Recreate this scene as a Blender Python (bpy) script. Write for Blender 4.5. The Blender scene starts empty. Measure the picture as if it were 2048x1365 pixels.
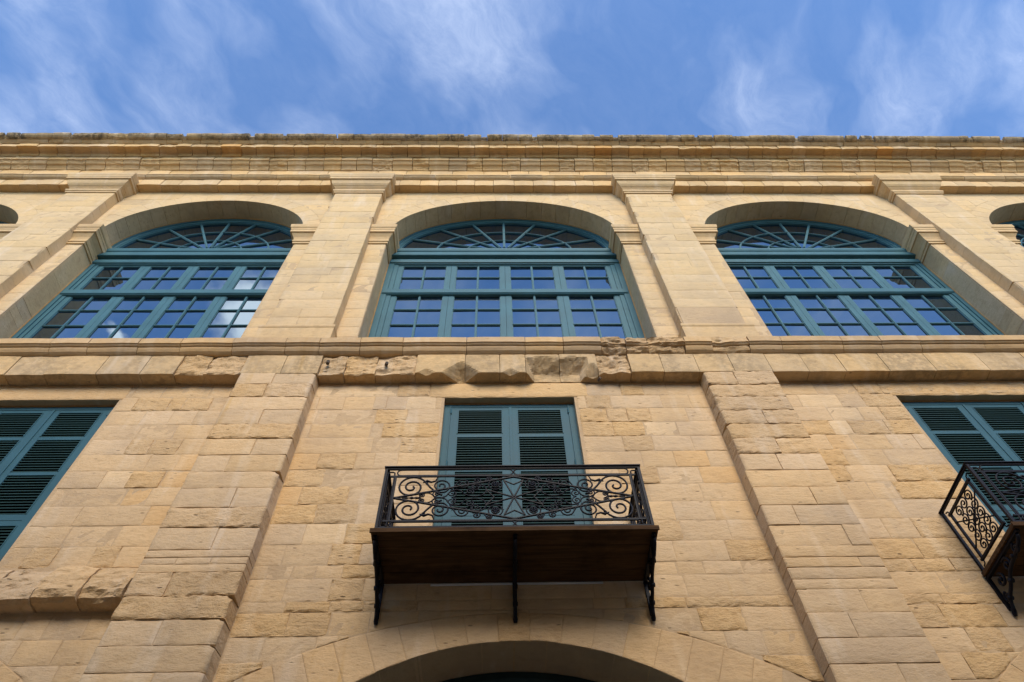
import bpy, bmesh, math, random
from mathutils import Matrix, Vector, noise

# ------------------------------------------------------------------ camera
RX = Vector((0.9997049615345666, 0.0035709087219856967, -0.024025788105075597))
RY = Vector((-0.010179503704380824, -0.8364875743557634, -0.5478913356248151))
RZ = Vector((-0.022053743163083284, 0.5479742572049444, -0.8362044282669079))
CAM = Vector((0.0, -6.0, 1.6))
scene = bpy.context.scene
C = scene.collection
cam_data = bpy.data.cameras.new('camera')
cam = bpy.data.objects.new('camera', cam_data)
C.objects.link(cam)
cam_data.sensor_width = 36.0
cam_data.lens = 1365.0 / 2048.0 * 36.0
cam_data.clip_start = 0.05
cam_data.clip_end = 5000.0
m3 = Matrix((RX, RY, RZ))
cam.matrix_world = Matrix.Translation(CAM) @ m3.to_4x4()
scene.camera = cam

# ------------------------------------------------------------------ light
SUN_EL, SUN_AZ = 36.0, 6.0          # elevation, and degrees off the facade's own axis, in front of it
SKY_STRENGTH = 0.090
SUN_STRENGTH = 1.5
EXPOSURE = 1.36

vs = scene.view_settings
scene.display_settings.display_device = 'sRGB'
vs.view_transform = 'Standard'
vs.look = 'None'
vs.exposure = EXPOSURE
vs.gamma = 1.0
vs.use_curve_mapping = False

sun_data = bpy.data.lights.new('sun', 'SUN')
sun_data.energy = SUN_STRENGTH
sun_data.angle = math.radians(34)
sun_data.color = (1.0, 0.88, 0.70)
sun = bpy.data.objects.new('sun', sun_data)
C.objects.link(sun)
el, az = math.radians(SUN_EL), math.radians(SUN_AZ)
sdir = Vector((math.sin(az) * math.cos(el), -math.cos(az) * math.cos(el), math.sin(el)))   # towards the sun
sun.rotation_euler = sdir.to_track_quat('Z', 'Y').to_euler()
sun.location = (0, -20, 40)

world = bpy.data.worlds.new('World')
scene.world = world
world.use_nodes = True


class N:
    """small helper to wire shader nodes"""
    def __init__(self, tree):
        self.t = tree
        tree.nodes.clear()

    def n(self, typ, ins=None, **props):
        nd = self.t.nodes.new(typ)
        for k, v in props.items():
            setattr(nd, k, v)
        for k, v in (ins or {}).items():
            s = nd.inputs[k]
            if isinstance(v, bpy.types.NodeSocket):
                self.t.links.new(v, s)
            else:
                s.default_value = v
        return nd

    def math(self, op, a, b=None, c=None, clamp=False):
        ins = {0: a}
        if b is not None:
            ins[1] = b
        if c is not None:
            ins[2] = c
        return self.n('ShaderNodeMath', ins, operation=op, use_clamp=clamp).outputs[0]

    def mix(self, f, a, b, mode='MIX'):
        nd = self.n('ShaderNodeMix', data_type='RGBA', blend_type=mode)
        for k, v in ((0, f), (6, a), (7, b)):
            s = nd.inputs[k]
            if isinstance(v, bpy.types.NodeSocket):
                self.t.links.new(v, s)
            else:
                s.default_value = v
        return nd.outputs[2]

    def ramp(self, fac, stops):
        nd = self.n('ShaderNodeValToRGB', {0: fac})
        cr = nd.color_ramp
        while len(cr.elements) < len(stops):
            cr.elements.new(0.5)
        for e, (p, c) in zip(cr.elements, stops):
            e.position = p
            e.color = c if len(c) == 4 else (*c, 1)
        return nd.outputs[0]

    def noise(self, vec, scale, detail=4, rough=0.55, dist=0.0):
        return self.n('ShaderNodeTexNoise', {'Vector': vec, 'Scale': scale, 'Detail': detail,
                                             'Roughness': rough, 'Distortion': dist}).outputs[0]


w = N(world.node_tree)
sky = w.n('ShaderNodeTexSky', sky_type='NISHITA', sun_disc=False, sun_elevation=el,
          sun_rotation=math.pi - az, altitude=50.0, air_density=1.0, dust_density=0.0, ozone_density=3.0)
tc = w.n('ShaderNodeTexCoord').outputs['Generated']
sep = w.n('ShaderNodeSeparateXYZ', {0: tc})
zc = w.math('MAXIMUM', sep.outputs[2], 0.08)
px = w.math('DIVIDE', sep.outputs[0], zc)
py = w.math('DIVIDE', sep.outputs[1], zc)
pv = w.n('ShaderNodeCombineXYZ', {0: px, 1: py, 2: 0.0}).outputs[0]
# thin cirrus: soft separate veils broken into fine wisps that all drift the same way
def drift(vec, ang, sx, sy, loc):
    r = w.n('ShaderNodeVectorRotate', {'Vector': vec, 'Angle': math.radians(ang)}, rotation_type='Z_AXIS').outputs[0]
    m_ = w.n('ShaderNodeVectorMath', {0: r, 1: (sx, sy, 1.0)}, operation='MULTIPLY').outputs[0]
    return w.n('ShaderNodeVectorMath', {0: m_, 1: loc}, operation='ADD').outputs[0]


warp = w.n('ShaderNodeTexNoise', {'Vector': pv, 'Scale': 6.0, 'Detail': 3.0}).outputs[1]
pw = w.n('ShaderNodeVectorMath', {0: pv, 1: w.n('ShaderNodeVectorMath', {0: warp, 1: (0.12, 0.12, 0.0)}, operation='MULTIPLY').outputs[0]}, operation='ADD').outputs[0]
broad = w.ramp(w.noise(drift(pw, -62, 1.0, 1.5, (3.1, 1.7, 0)), 3.6, 4, 0.52), [(0.42, (0, 0, 0)), (0.66, (1, 1, 1))])
fine = w.ramp(w.noise(drift(pw, -52, 1.0, 1.75, (0.4, 5.2, 0)), 14.0, 7, 0.70), [(0.30, (0, 0, 0)), (0.80, (1, 1, 1))])
cir = w.math('MULTIPLY_ADD', broad, w.math('MULTIPLY_ADD', fine, 0.55, 0.30), w.math('MULTIPLY', fine, 0.10), clamp=True)
# a few small fair-weather heads
edge_n = w.n('ShaderNodeTexNoise', {'Vector': pv, 'Scale': 9.0, 'Detail': 6.0, 'Roughness': 0.6}).outputs[1]
pe = w.n('ShaderNodeVectorMath', {0: pv, 1: w.n('ShaderNodeVectorMath', {0: w.n('ShaderNodeVectorMath', {0: edge_n, 1: (0.5, 0.5, 0.5)}, operation='SUBTRACT').outputs[0],
                                                                        1: (0.17, 0.17, 0.0)}, operation='MULTIPLY').outputs[0]}, operation='ADD').outputs[0]
cum = 0.0
for (hx, hy, hr) in ((-.405, -.612, .098), (-.655, -.675, .035), (-.75, -.675, .04), (.752, .178, .020), (1.3, -.9, .22), (-1.6, .5, .25), (1.2, 1.6, .2)):
    dd = w.n('ShaderNodeVectorMath', {0: pe, 1: (hx, hy, 0.0)}, operation='DISTANCE').outputs['Value']
    mk = w.n('ShaderNodeMapRange', {'Value': dd, 'From Min': hr * 1.25, 'From Max': hr * 0.45, 'To Min': 0.0, 'To Max': 1.0}, interpolation_type='SMOOTHSTEP').outputs[0]
    cum = mk if isinstance(cum, float) else w.math('MAXIMUM', cum, mk)
cover = w.math('MAXIMUM', w.math('MULTIPLY_ADD', cir, 0.46, 0.02), w.math('MULTIPLY', cum, 0.97))
up = w.ramp(sep.outputs[2], [(0.02, (0, 0, 0)), (0.16, (1, 1, 1))])
cover = w.math('MULTIPLY', cover, up)
skyt = w.mix(1.0, sky.outputs[0], (0.86, 1.10, 1.32, 1), 'MULTIPLY')
ccol = w.mix(cum, (4.9, 5.4, 6.4, 1), (9.5, 9.9, 10.6, 1))
col = w.mix(cover, skyt, ccol)
bg = w.n('ShaderNodeBackground', {0: col, 1: SKY_STRENGTH})
w.n('ShaderNodeOutputWorld', {0: bg.outputs[0]})

# ------------------------------------------------------------------ measuring
def at(px, py, y=0.0):
    """the point of the plane Y = y that a photograph pixel measures"""
    v = Vector((px - 1024.0, -(py - 682.5), -1365.0))
    d = m3 @ v
    return CAM + d * ((y - CAM.y) / d.y)


# ------------------------------------------------------------------ materials
MATS = {}


def new_mat(name):
    m = bpy.data.materials.new(name)
    m.use_nodes = True
    MATS[name] = m
    return m, N(m.node_tree)


def stone_material(name, ca, cb, cc, bump=0.5, pit=0.5, soot=0.0, grain=1.0, streak=0.0, rough=0.9, lines=.34):
    """globigerina limestone: three tones mixed by noise, pits, bedding scratches, stains; tinted per block by the object colour"""
    m, g = new_mat(name)
    info = g.n('ShaderNodeObjectInfo')
    geo = g.n('ShaderNodeNewGeometry').outputs['Position']
    rnd = info.outputs['Random']
    off = g.n('ShaderNodeCombineXYZ', {0: g.math('MULTIPLY', rnd, 37.0), 1: g.math('MULTIPLY', rnd, 91.0),
                                       2: g.math('MULTIPLY', rnd, 53.0)}).outputs[0]
    p = g.n('ShaderNodeVectorMath', {0: geo, 1: off}, operation='ADD').outputs[0]
    big = g.noise(p, 1.7, 3, 0.6)
    mid = g.noise(p, 7.5, 4, 0.68)
    bed = g.n('ShaderNodeMapping', {'Vector': p, 'Scale': (1.0, 1.0, 2.6)}).outputs[0]
    beds = g.noise(bed, 9.5, 4, 0.72)
    finen = g.noise(p, 60.0, 2, 0.7)
    c = g.mix(g.ramp(big, [(0.35, (0, 0, 0)), (0.68, (1, 1, 1))]), (*ca, 1), (*cb, 1))
    c = g.mix(g.ramp(mid, [(0.48, (0, 0, 0)), (0.78, (0.75,) * 3)]), c, (*cc, 1))
    c = g.mix(g.ramp(beds, [(0.30, (lines,) * 3), (0.50, (0, 0, 0))]), c, (ca[0] * .62, ca[1] * .56, ca[2] * .46, 1))
    c = g.mix(g.math('MULTIPLY', finen, 0.30), c, (ca[0] * .70, ca[1] * .66, ca[2] * .60, 1))
    # small dark holes
    hol = g.n('ShaderNodeTexVoronoi', {'Vector': g.n('ShaderNodeMapping', {'Vector': p, 'Scale': (0.6, 1, 1.8)}).outputs[0],
                                       'Scale': 8.0, 'Randomness': 1.0}, feature='F1').outputs['Distance']
    where = g.ramp(g.noise(p, 2.3, 2, 0.6), [(0.48, (0, 0, 0)), (0.60, (1, 1, 1))])
    holes = g.math('MULTIPLY', g.ramp(hol, [(0.07, (1, 1, 1)), (0.15, (0, 0, 0))]), where)
    holes = g.math('MULTIPLY', holes, pit)
    c = g.mix(g.math('MULTIPLY', holes, 0.8), c, (0.10, 0.065, 0.035, 1))
    if streak:
        sm = g.n('ShaderNodeMapping', {'Vector': geo, 'Scale': (6.0, 1.0, 0.35)}).outputs[0]
        sn = g.ramp(g.noise(sm, 1.0, 3, 0.62), [(0.62, (0, 0, 0)), (0.74, (1, 1, 1))])
        sw = g.ramp(g.noise(geo, 0.42, 2, 0.5), [(0.50, (0, 0, 0)), (0.62, (1, 1, 1))])
        c = g.mix(g.math('MULTIPLY', g.math('MULTIPLY', sn, sw), streak), c, (0.52, 0.32, 0.11, 1))
        sm2 = g.n('ShaderNodeMapping', {'Vector': geo, 'Scale': (4.0, 1.0, 0.5), 'Location': (4.0, 0, 9.0)}).outputs[0]
        sn2 = g.ramp(g.noise(sm2, 1.0, 2, 0.62), [(0.60, (0, 0, 0)), (0.74, (1, 1, 1))])
        c = g.mix(g.math('MULTIPLY', sn2, streak * 0.35), c, (0.30, 0.27, 0.22, 1))
    if soot:
        sp = g.noise(geo, 1.1, 4, 0.7)
        s2 = g.noise(geo, 9.0, 3, 0.75)
        f = g.math('MULTIPLY', g.ramp(sp, [(0.38, (0, 0, 0)), (0.56, (1, 1, 1))]), g.ramp(s2, [(0.36, (0, 0, 0)), (0.56, (1, 1, 1))]))
        c = g.mix(g.math('MULTIPLY', f, soot), c, (0.075, 0.062, 0.045, 1))
    gs = g.noise(geo, 0.9, 4, 0.64)
    c = g.mix(g.ramp(gs, [(0.34, (.62,) * 3), (0.53, (0, 0, 0))]), c, (ca[0] * .72, ca[1] * .73, ca[2] * .78, 1))
    wm = g.n('ShaderNodeMapping', {'Vector': geo, 'Scale': (3.2, 1.0, 0.6), 'Location': (1.3, 0, 4.4)}).outputs[0]
    wn = g.ramp(g.noise(wm, 1.0, 3, 0.62), [(0.56, (0, 0, 0)), (0.76, (.6,) * 3)])
    c = g.mix(wn, c, (.66, .53, .38, 1))
    c = g.mix(1.0, c, info.outputs['Color'], 'MULTIPLY')
    h = g.math('ADD', g.math('MULTIPLY', mid, 0.9), g.math('MULTIPLY', beds, 1.0))
    h = g.math('SUBTRACT', h, g.math('MULTIPLY', holes, 0.9))
    bp = g.n('ShaderNodeBump', {'Strength': bump, 'Distance': 0.02, 'Height': h})
    bs = g.n('ShaderNodeBsdfPrincipled', {'Base Color': c, 'Roughness': rough, 'Normal': bp.outputs[0]})
    bs.inputs['Specular IOR Level'].default_value = 0.15
    g.n('ShaderNodeOutputMaterial', {0: bs.outputs[0]})
    return m


stone_material('dressed_limestone', (.60, .425, .245), (.63, .438, .242), (.63, .46, .27), bump=.60, pit=.7, streak=.55)
stone_material('weathered_limestone', (.58, .395, .212), (.60, .41, .218), (.62, .445, .255), bump=1.0, pit=1.0, streak=.25, lines=.62)
stone_material('upper_limestone', (.64, .455, .250), (.65, .455, .24), (.58, .43, .265), bump=.30, pit=.55, streak=.30)
stone_material('band_limestone', (.63, .45, .250), (.64, .45, .24), (.58, .43, .265), bump=.4, pit=.8, streak=.55, soot=.38)
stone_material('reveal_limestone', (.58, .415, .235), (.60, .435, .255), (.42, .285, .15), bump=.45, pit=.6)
stone_material('moulded_limestone', (.61, .43, .24), (.61, .42, .22), (.56, .41, .26), bump=.22, pit=.45, streak=.3, soot=.12)
stone_material('coping_limestone', (.48, .345, .195), (.52, .375, .205), (.56, .43, .29), bump=.5, pit=.6, soot=.85)
stone_material('mortar', (.52, .37, .215), (.55, .385, .22), (.48, .345, .205), bump=.5, pit=.2)
stone_material('paving_limestone', (.42, .32, .21), (.44, .335, .22), (.39, .295, .19), bump=.3, pit=.3)


def paint_material(name, col, rough=0.45, var=0.12, bump=0.06, spec=0.12):
    m, g = new_mat(name)
    geo = g.n('ShaderNodeNewGeometry').outputs['Position']
    a = g.noise(geo, 2.2, 4, 0.6)
    b = g.noise(geo, 38.0, 4, 0.6)
    c = g.mix(g.ramp(a, [(0.35, (0, 0, 0)), (0.7, (1, 1, 1))]), (*[v * (1 - var) for v in col], 1), (*[v * (1 + var) for v in col], 1))
    c = g.mix(g.math('MULTIPLY', b, 0.25), c, (*[v * .8 for v in col], 1))
    bp = g.n('ShaderNodeBump', {'Strength': bump, 'Distance': 0.01, 'Height': b})
    r = g.math('MULTIPLY_ADD', a, 0.2, rough - 0.1)
    bs = g.n('ShaderNodeBsdfPrincipled', {'Base Color': c, 'Roughness': r, 'Specular IOR Level': spec, 'Normal': bp.outputs[0]})
    g.n('ShaderNodeOutputMaterial', {0: bs.outputs[0]})
    return m


paint_material('teal_paint', (.056, .136, .160), .48)
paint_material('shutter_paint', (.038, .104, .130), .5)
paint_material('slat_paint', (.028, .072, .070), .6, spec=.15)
paint_material('dark_interior', (.006, .006, .006), .9)
paint_material('black_iron', (.005, .0052, .0095), .5, .3, .1, .16)
paint_material('sealant', (.42, .25, .10), .8)
paint_material('door_paint', (.02, .04, .042), .5)
paint_material('light_gap_white', (.62, .62, .62), .6)  # near-white colour for the painted light gap under the balcony
paint_material('rusty_iron', (.09, .07, .055), .8, .3)

m, g = new_mat('window_glass')
geo = g.n('ShaderNodeNewGeometry').outputs['Position']
rnd = g.n('ShaderNodeObjectInfo').outputs['Random']
wav = g.noise(geo, 1.3, 2, 0.5)
bp = g.n('ShaderNodeBump', {'Strength': 0.02, 'Distance': 0.02, 'Height': wav})
bs = g.n('ShaderNodeBsdfPrincipled', {'Base Color': (.004, .008, .016, 1), 'Roughness': 0.015, 'IOR': 3.4, 'Normal': bp.outputs[0]})
bs.inputs['Specular Tint'].default_value = (0.74, 0.90, 1.0, 1)
g.n('ShaderNodeOutputMaterial', {0: bs.outputs[0]})

m, g = new_mat('stained_timber')
geo = g.n('ShaderNodeNewGeometry').outputs['Position']
gm = g.n('ShaderNodeMapping', {'Vector': geo, 'Scale': (0.6, 6.0, 6.0)}).outputs[0]
a = g.noise(gm, 3.0, 6, 0.65, 0.6)
b = g.noise(geo, 2.4, 4, 0.6)
c = g.mix(g.ramp(a, [(0.3, (0, 0, 0)), (0.7, (1, 1, 1))]), (.042, .022, .010, 1), (.115, .062, .027, 1))
c = g.mix(g.ramp(b, [(0.5, (0, 0, 0)), (0.75, (.8, .8, .8))]), c, (.018, .009, .004, 1))
bp = g.n('ShaderNodeBump', {'Strength': 0.3, 'Distance': 0.01, 'Height': a})
bs = g.n('ShaderNodeBsdfPrincipled', {'Base Color': c, 'Roughness': 0.85, 'Specular IOR Level': 0.1, 'Normal': bp.outputs[0]})
g.n('ShaderNodeOutputMaterial', {0: bs.outputs[0]})

# ------------------------------------------------------------------ building blocks
rng = random.Random(11)


def fbm(x, y, z, oct=4):
    v, a = 0.0, 0.5
    p = Vector((x, y, z))
    for _ in range(oct):
        v += a * noise.noise(p)
        p = p * 2.03
        a *= 0.5
    return v


def mesh_obj(name, verts, faces, mat, parent=None, smooth=False, tint=None):
    me = bpy.data.meshes.new(name)
    me.from_pydata(verts, [], faces)
    me.materials.append(MATS[mat])
    if smooth is True:
        me.polygons.foreach_set('use_smooth', [True] * len(me.polygons))
    elif smooth:
        me.polygons.foreach_set('use_smooth', [i < smooth for i in range(len(me.polygons))])
    me.update()
    o = bpy.data.objects.new(name, me)
    C.objects.link(o)
    if parent:
        o.parent = parent
    if tint:
        o.color = (*tint, 1)
    return o


class MB:
    """collects boxes, prisms and tubes and links them as one mesh"""
    def __init__(self):
        self.v, self.f = [], []

    def box(self, x0, x1, y0, y1, z0, z1):
        b = len(self.v)
        self.v += [(x0, y0, z0), (x1, y0, z0), (x1, y1, z0), (x0, y1, z0), (x0, y0, z1), (x1, y0, z1), (x1, y1, z1), (x0, y1, z1)]
        self.f += [(b, b + 3, b + 2, b + 1), (b + 4, b + 5, b + 6, b + 7), (b, b + 1, b + 5, b + 4), (b + 1, b + 2, b + 6, b + 5),
                   (b + 2, b + 3, b + 7, b + 6), (b + 3, b, b + 4, b + 7)]
        return self

    def extrude_x(self, prof, x0, x1):
        """prof: closed list of (y, z), counter-clockwise seen from +x"""
        b, n = len(self.v), len(prof)
        self.v += [(x0, y, z) for y, z in prof] + [(x1, y, z) for y, z in prof]
        for i in range(n):
            j = (i + 1) % n
            self.f.append((b + i, b + n + i, b + n + j, b + j))
        self.f.append(tuple(b + i for i in range(n)))
        self.f.append(tuple(b + n + i for i in reversed(range(n))))
        return self

    def prism(self, poly, y0, y1):
        """poly in (x, z), extruded from y0 (front) to y1"""
        b, n = len(self.v), len(poly)
        self.v += [(x, y0, z) for x, z in poly] + [(x, y1, z) for x, z in poly]
        for i in range(n):
            j = (i + 1) % n
            self.f.append((b + i, b + j, b + n + j, b + n + i))
        self.f.append(tuple(b + i for i in reversed(range(n))))
        self.f.append(tuple(b + n + i for i in range(n)))
        return self

    def tube(self, pts, r, sides=6, cap=True, flat=1.0):
        pts = [Vector(p) for p in pts]
        b = len(self.v)
        n = len(pts)
        prev = None
        for i, p in enumerate(pts):
            t = (pts[min(i + 1, n - 1)] - pts[max(i - 1, 0)])
            if t.length < 1e-9:
                t = Vector((1, 0, 0))
            t.normalize()
            if prev is None:
                ref = Vector((0, 1, 0)) if abs(t.y) < 0.9 else Vector((1, 0, 0))
                a = t.cross(ref).normalized()
            else:
                a = (prev - t * prev.dot(t))
                a = a.normalized() if a.length > 1e-6 else t.cross(Vector((0, 1, 0))).normalized()
            prev = a
            c = t.cross(a)
            rr = r[i] if isinstance(r, (list, tuple)) else r
            for k in range(sides):
                th = 2 * math.pi * k / sides
                self.v.append(tuple(p + a * (math.cos(th) * rr) + c * (math.sin(th) * rr * flat)))
        for i in range(n - 1):
            for k in range(sides):
                k2 = (k + 1) % sides
                self.f.append((b + i * sides + k, b + i * sides + k2, b + (i + 1) * sides + k2, b + (i + 1) * sides + k))
        if cap:
            self.f.append(tuple(b + k for k in reversed(range(sides))))
            self.f.append(tuple(b + (n - 1) * sides + k for k in range(sides)))
        return self

    def loft(self, rings, closed=False, cap=False):
        """rings: list of equal-length point lists"""
        b, n = len(self.v), len(rings[0])
        for r in rings:
            self.v += [tuple(p) for p in r]
        for i in range(len(rings) - 1):
            for k in range(n if closed else n - 1):
                k2 = (k + 1) % n
                self.f.append((b + i * n + k, b + (i + 1) * n + k, b + (i + 1) * n + k2, b + i * n + k2))
        if cap:
            self.f.append(tuple(b + k for k in range(n)))
            self.f.append(tuple(b + (len(rings) - 1) * n + k for k in reversed(range(n))))
        return self

    def build(self, name, mat, parent=None, smooth=False, tint=None):
        return mesh_obj(name, self.v, self.f, mat, parent, smooth, tint)


def empty(name, loc=(0, 0, 0), parent=None, **props):
    o = bpy.data.objects.new(name, None)
    C.objects.link(o)
    o.location = loc
    o.empty_display_size = 0.3
    if parent:
        o.parent = parent
    for k, v in props.items():
        o[k] = v
    return o


def tint(spread=0.09, warm=0.05, base=(1, 1, 1)):
    k = 1 + rng.uniform(-spread, spread)
    wv = rng.uniform(-warm, warm)
    return (base[0] * k * (1 + wv * .3), base[1] * k * (1 - wv * .25), base[2] * k * (1 - wv * 1.6))


seed_counter = [0]


def block(name, parent, x0, x1, z0, z1, y, yb, mat, rough=0.0, chip=0.004, gap=0.005, low=None, tnt=None, axis='y', ends=(0, 0), res=None):
    """one squared stone: a front grid with worn edges and four sides running back into the wall.
    low(x): the stone's lower edge follows this curve. ends: extra wear of the left and right arris"""
    seed_counter[0] += 1
    s = seed_counter[0] * 7.13
    x0 += gap; x1 -= gap; z0 += gap; z1 -= gap
    w_, h_ = x1 - x0, z1 - z0
    if w_ < .02 or h_ < .02:
        return None
    r = res or (0.05 if rough > .006 else 0.075)
    nx = max(3, min(28, round(w_ / r) + 2))
    nz = max(3, min(12, round(h_ / r) + 2))
    verts, faces = [], []
    ew = min(.012 + chip, w_ * .2, h_ * .2)
    us = [0.0] + [ew + (w_ - 2 * ew) * i / (nx - 2) for i in range(nx - 1)] + [w_]
    vs_ = [0.0] + [ew + (h_ - 2 * ew) * j / (nz - 2) for j in range(nz - 1)] + [h_]
    for j in range(nz + 1):
        for i in range(nx + 1):
            u, v = us[i] / w_, vs_[j] / h_
            X = x0 + w_ * u
            lo = max(z0, low(X) + gap) if low else z0
            lo = min(lo, z1 - 0.004)
            Z = lo + (z1 - lo) * v
            edge = (i in (0, nx)) or (j in (0, nz))
            yy = y + rough * 1.1 * fbm(X * 5 + s, Z * 8, s, 4) + rough * 1.2 * fbm(X * 16 + s, Z * 24, s, 2) + rough * .8 * abs(fbm(X * 3 + s, Z * 6 + s, 2.2, 3)) - rough * 0.25
            if edge:
                wv = abs(fbm(X * 7 + s, Z * 7, s + 3, 3))
                yy += chip * (0.75 + 2.2 * wv)
                d = chip * 1.2
                if i not in (0, nx) or True:
                    X += d * 1.5 * fbm(X * 17, Z * 17 + s, 1.7, 3) if i in (0, nx) else 0
                    Z += d * 1.5 * fbm(X * 17 + s, Z * 17, 8.1, 3) if j in (0, nz) else 0
            for sd in (0, 1):
                if ends[sd]:
                    dd = (X - x0) if sd == 0 else (x1 - X)
                    e = ends[sd] * (0.35 + 1.5 * abs(fbm(s, Z * 5, 9 + sd * 4, 3)))
                    if dd < 1.6 * e:
                        kk = (1 - dd / (1.6 * e)) ** 2
                        yy += e * kk
                        if edge and dd < .02:
                            X += (e * .45) * (1 if sd == 0 else -1)
            verts.append((X, yy, Z))
    W = nx + 1
    for j in range(nz):
        for i in range(nx):
            a = j * W + i
            if 0 < i < nx - 1 and 0 < j < nz - 1:
                faces.append((a, a + 1, a + W + 1, a + W))
    nf = len(faces)
    for j in range(nz):
        for i in range(nx):
            a = j * W + i
            if not (0 < i < nx - 1 and 0 < j < nz - 1):
                faces.append((a, a + 1, a + W + 1, a + W))
    ring = [i for i in range(W)] + [j * W + nx for j in range(1, nz + 1)] + [nz * W + i for i in range(nx - 1, -1, -1)] + [j * W for j in range(nz - 1, 0, -1)]
    b = len(verts)
    for k in ring:
        X, Y, Z = verts[k]
        if ends[0] and X < x0 + .09 * w_ and k % W == 0: X = x0
        if ends[1] and k % W == nx: X = x1
        verts.append((X, yb, Z))
    n = len(ring)
    for k in range(n):
        k2 = (k + 1) % n
        faces.append((ring[k2], ring[k], b + k, b + k2))
    if axis == 'x':        # turned block: swap so that the "front" faces along x
        verts = [(Y, X, Z) for X, Y, Z in verts]
        faces = [tuple(reversed(f)) for f in faces]
    return mesh_obj(name, verts, faces, mat, parent, nf, tnt or tint())


def moulded(name, parent, prof, x0, x1, mat, erode=0.0, gap=0.004, yback=0.3, tnt=None, jit=0.004, wear=1.0, scoops=()):
    """one block of a running moulding. prof: (y, z) from its lower back edge round the front to its upper back edge"""
    seed_counter[0] += 1
    s = seed_counter[0] * 3.71
    x0 += gap; x1 -= gap
    if x1 - x0 < .02:
        return None
    dy, dz = rng.uniform(-jit, jit), rng.uniform(-jit, jit) * .6
    pts = []
    for k in range(len(prof) - 1):
        (ya, za), (yb_, zb) = prof[k], prof[k + 1]
        L = math.hypot(yb_ - ya, zb - za)
        n = max(1, round(L / 0.032)) if (erode > .25 or scoops) else 1
        for q in range(n):
            pts.append((ya + (yb_ - ya) * q / n, za + (zb - za) * q / n))
    pts.append(prof[-1])
    ns = max(2, round((x1 - x0) / (0.032 if (erode > .25 or scoops) else 0.22)))
    ya, za = prof[0]
    yz, zz = prof[-1]
    pts_min = min(y for y, z in prof)
    rings = []
    for i in range(ns + 1):
        X = x0 + (x1 - x0) * i / ns
        endw = 1.0 if i in (0, ns) else 0.0
        ring = []
        for (y, z) in pts:
            f = (z - za) / (zz - za) if abs(zz - za) > 1e-6 else 0
            # straight chord from the lower back edge to the upper front: what is left when the moulding has weathered off
            nn = fbm(X * 4 + s, y * 9 + s, z * 9, 4)
            if erode > .25:
                nn += .55 * noise.cell(Vector((X * 11 + s, y * 14 + s, z * 11))) * .5 + .5 * fbm(X * 17, z * 19 + s, y * 17, 3)
            big = max(0.0, fbm(X * 2.6 + s, z * 3, s, 3) + .18)
            Y = y + .010 * (nn + .1) * min(1, .25 + erode * 2) + erode * (.03 + .20 * big + .06 * nn) * wear + endw * .006 + dy
            Z = z + dz + .002 * nn + erode * .05 * big * (1 - f) + .02 * erode * nn
            for (sx_, sw_, sh_, sd_) in scoops:
                wob = .25 * fbm(X * 7, z * 7, 3.3, 3)
                if sw_ > .3:      # a wide slab sheared off
                    t_ = min((1 - abs(X - sx_) / sw_) * 3.0, (1 - max(0, z - za) / sh_) * 1.5) + wob
                else:
                    t_ = 1 - abs(X - sx_) / sw_ - max(0, z - za) / sh_ + wob * .4
                if t_ > 0:
                    Y = max(Y, min(pts_min + sd_ * min(1, t_ * 1.25) + .018 * nn, -.005))
            ring.append((X + .006 * endw * fbm(s, y * 9, z * 9, 2), Y, Z))
        ring.append((X, max(yback, yz + .02), zz + dz))
        ring.append((X, max(yback, ya + .02), za + dz))
        rings.append(ring)
    mb = MB().loft(rings, closed=True, cap=True)
    return mb.build(name, mat, parent, False, tnt or tint(.10, .07))


def breaks(x0, x1, wmin, wmax, r=rng):
    xs = [x0]
    while xs[-1] < x1 - wmin:
        xs.append(min(x1, xs[-1] + r.uniform(wmin, wmax)))
    if x1 - xs[-1] > 1e-3:
        xs[-1] = x1
    return xs


# ------------------------------------------------------------------ sizes
LW, LE = -16.0, 17.0                     # west and east end of the facade
YU, YP, YLP = 0.07, -0.15, -0.20         # upper wall face, upper pilaster face, lower pilaster face
YW = 0.52                                # window plane
SPRING, CROWN = 15.17, 16.91
WINS = [(-12.45, 2.15), (-6.275, 2.135), (0.20, 2.45), (6.86, 2.28), (13.30, 2.25)]
PILS = [(-9.85, -8.74), (-3.71, -2.62), (3.05, 4.13), (9.47, 10.60)]
LPILS = [(-3.67, -2.57), (3.00, 4.05)]
DOORS = [(-7.07, -5.28, 'L'), (-0.725, 1.115, 'C'), (5.77, 7.70, 'R')]
LINTEL = 9.285
ENTR = [(-6.25, 1.9, 3.4), (0.17, 2.2, 5.3), (6.75, 1.9, 3.4)]   # centre, half chord, extrados radius
SILL = 10.40

pal = empty('limestone_palace', (0, 0, 0), category='building',
            label='honey limestone palace front with arched teal windows, pilasters and weathered cornice')

# ground and street
mesh_obj('ground', [(-400, -400, 0), (400, -400, 0), (400, 400, 0), (-400, 400, 0)], [(0, 1, 2, 3)], 'paving_limestone')['kind'] = 'structure'


# unseen row of houses added behind the viewer to shade the lower wall
opp = MB()
for (x0_, x1_, h_) in ((-40, -14, 12.5), (-14, 3, 13.4), (3, 18, 12.2), (18, 42, 13.0)):
    opp.box(x0_ + .01, x1_ - .01, -26, -13.5, 0, h_).box(x0_ - .1, x1_ + .1, -26, -13.15, h_ - .35, h_ - .05)
    xw = x0_ + 1.5
    while xw < x1_ - 2:
        for zw in (1.0, 4.2, 7.0, 9.6):
            opp.box(xw, xw + .18, -13.5, -13.36, zw, zw + 2.0).box(xw + 1.1, xw + 1.28, -13.5, -13.36, zw, zw + 2.0).box(xw + .18, xw + 1.1, -13.5, -13.36, zw + 1.85, zw + 2.0)
        xw += 3.0
opp.build('added_shade_terrace', 'paving_limestone')['kind'] = 'structure'


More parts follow.
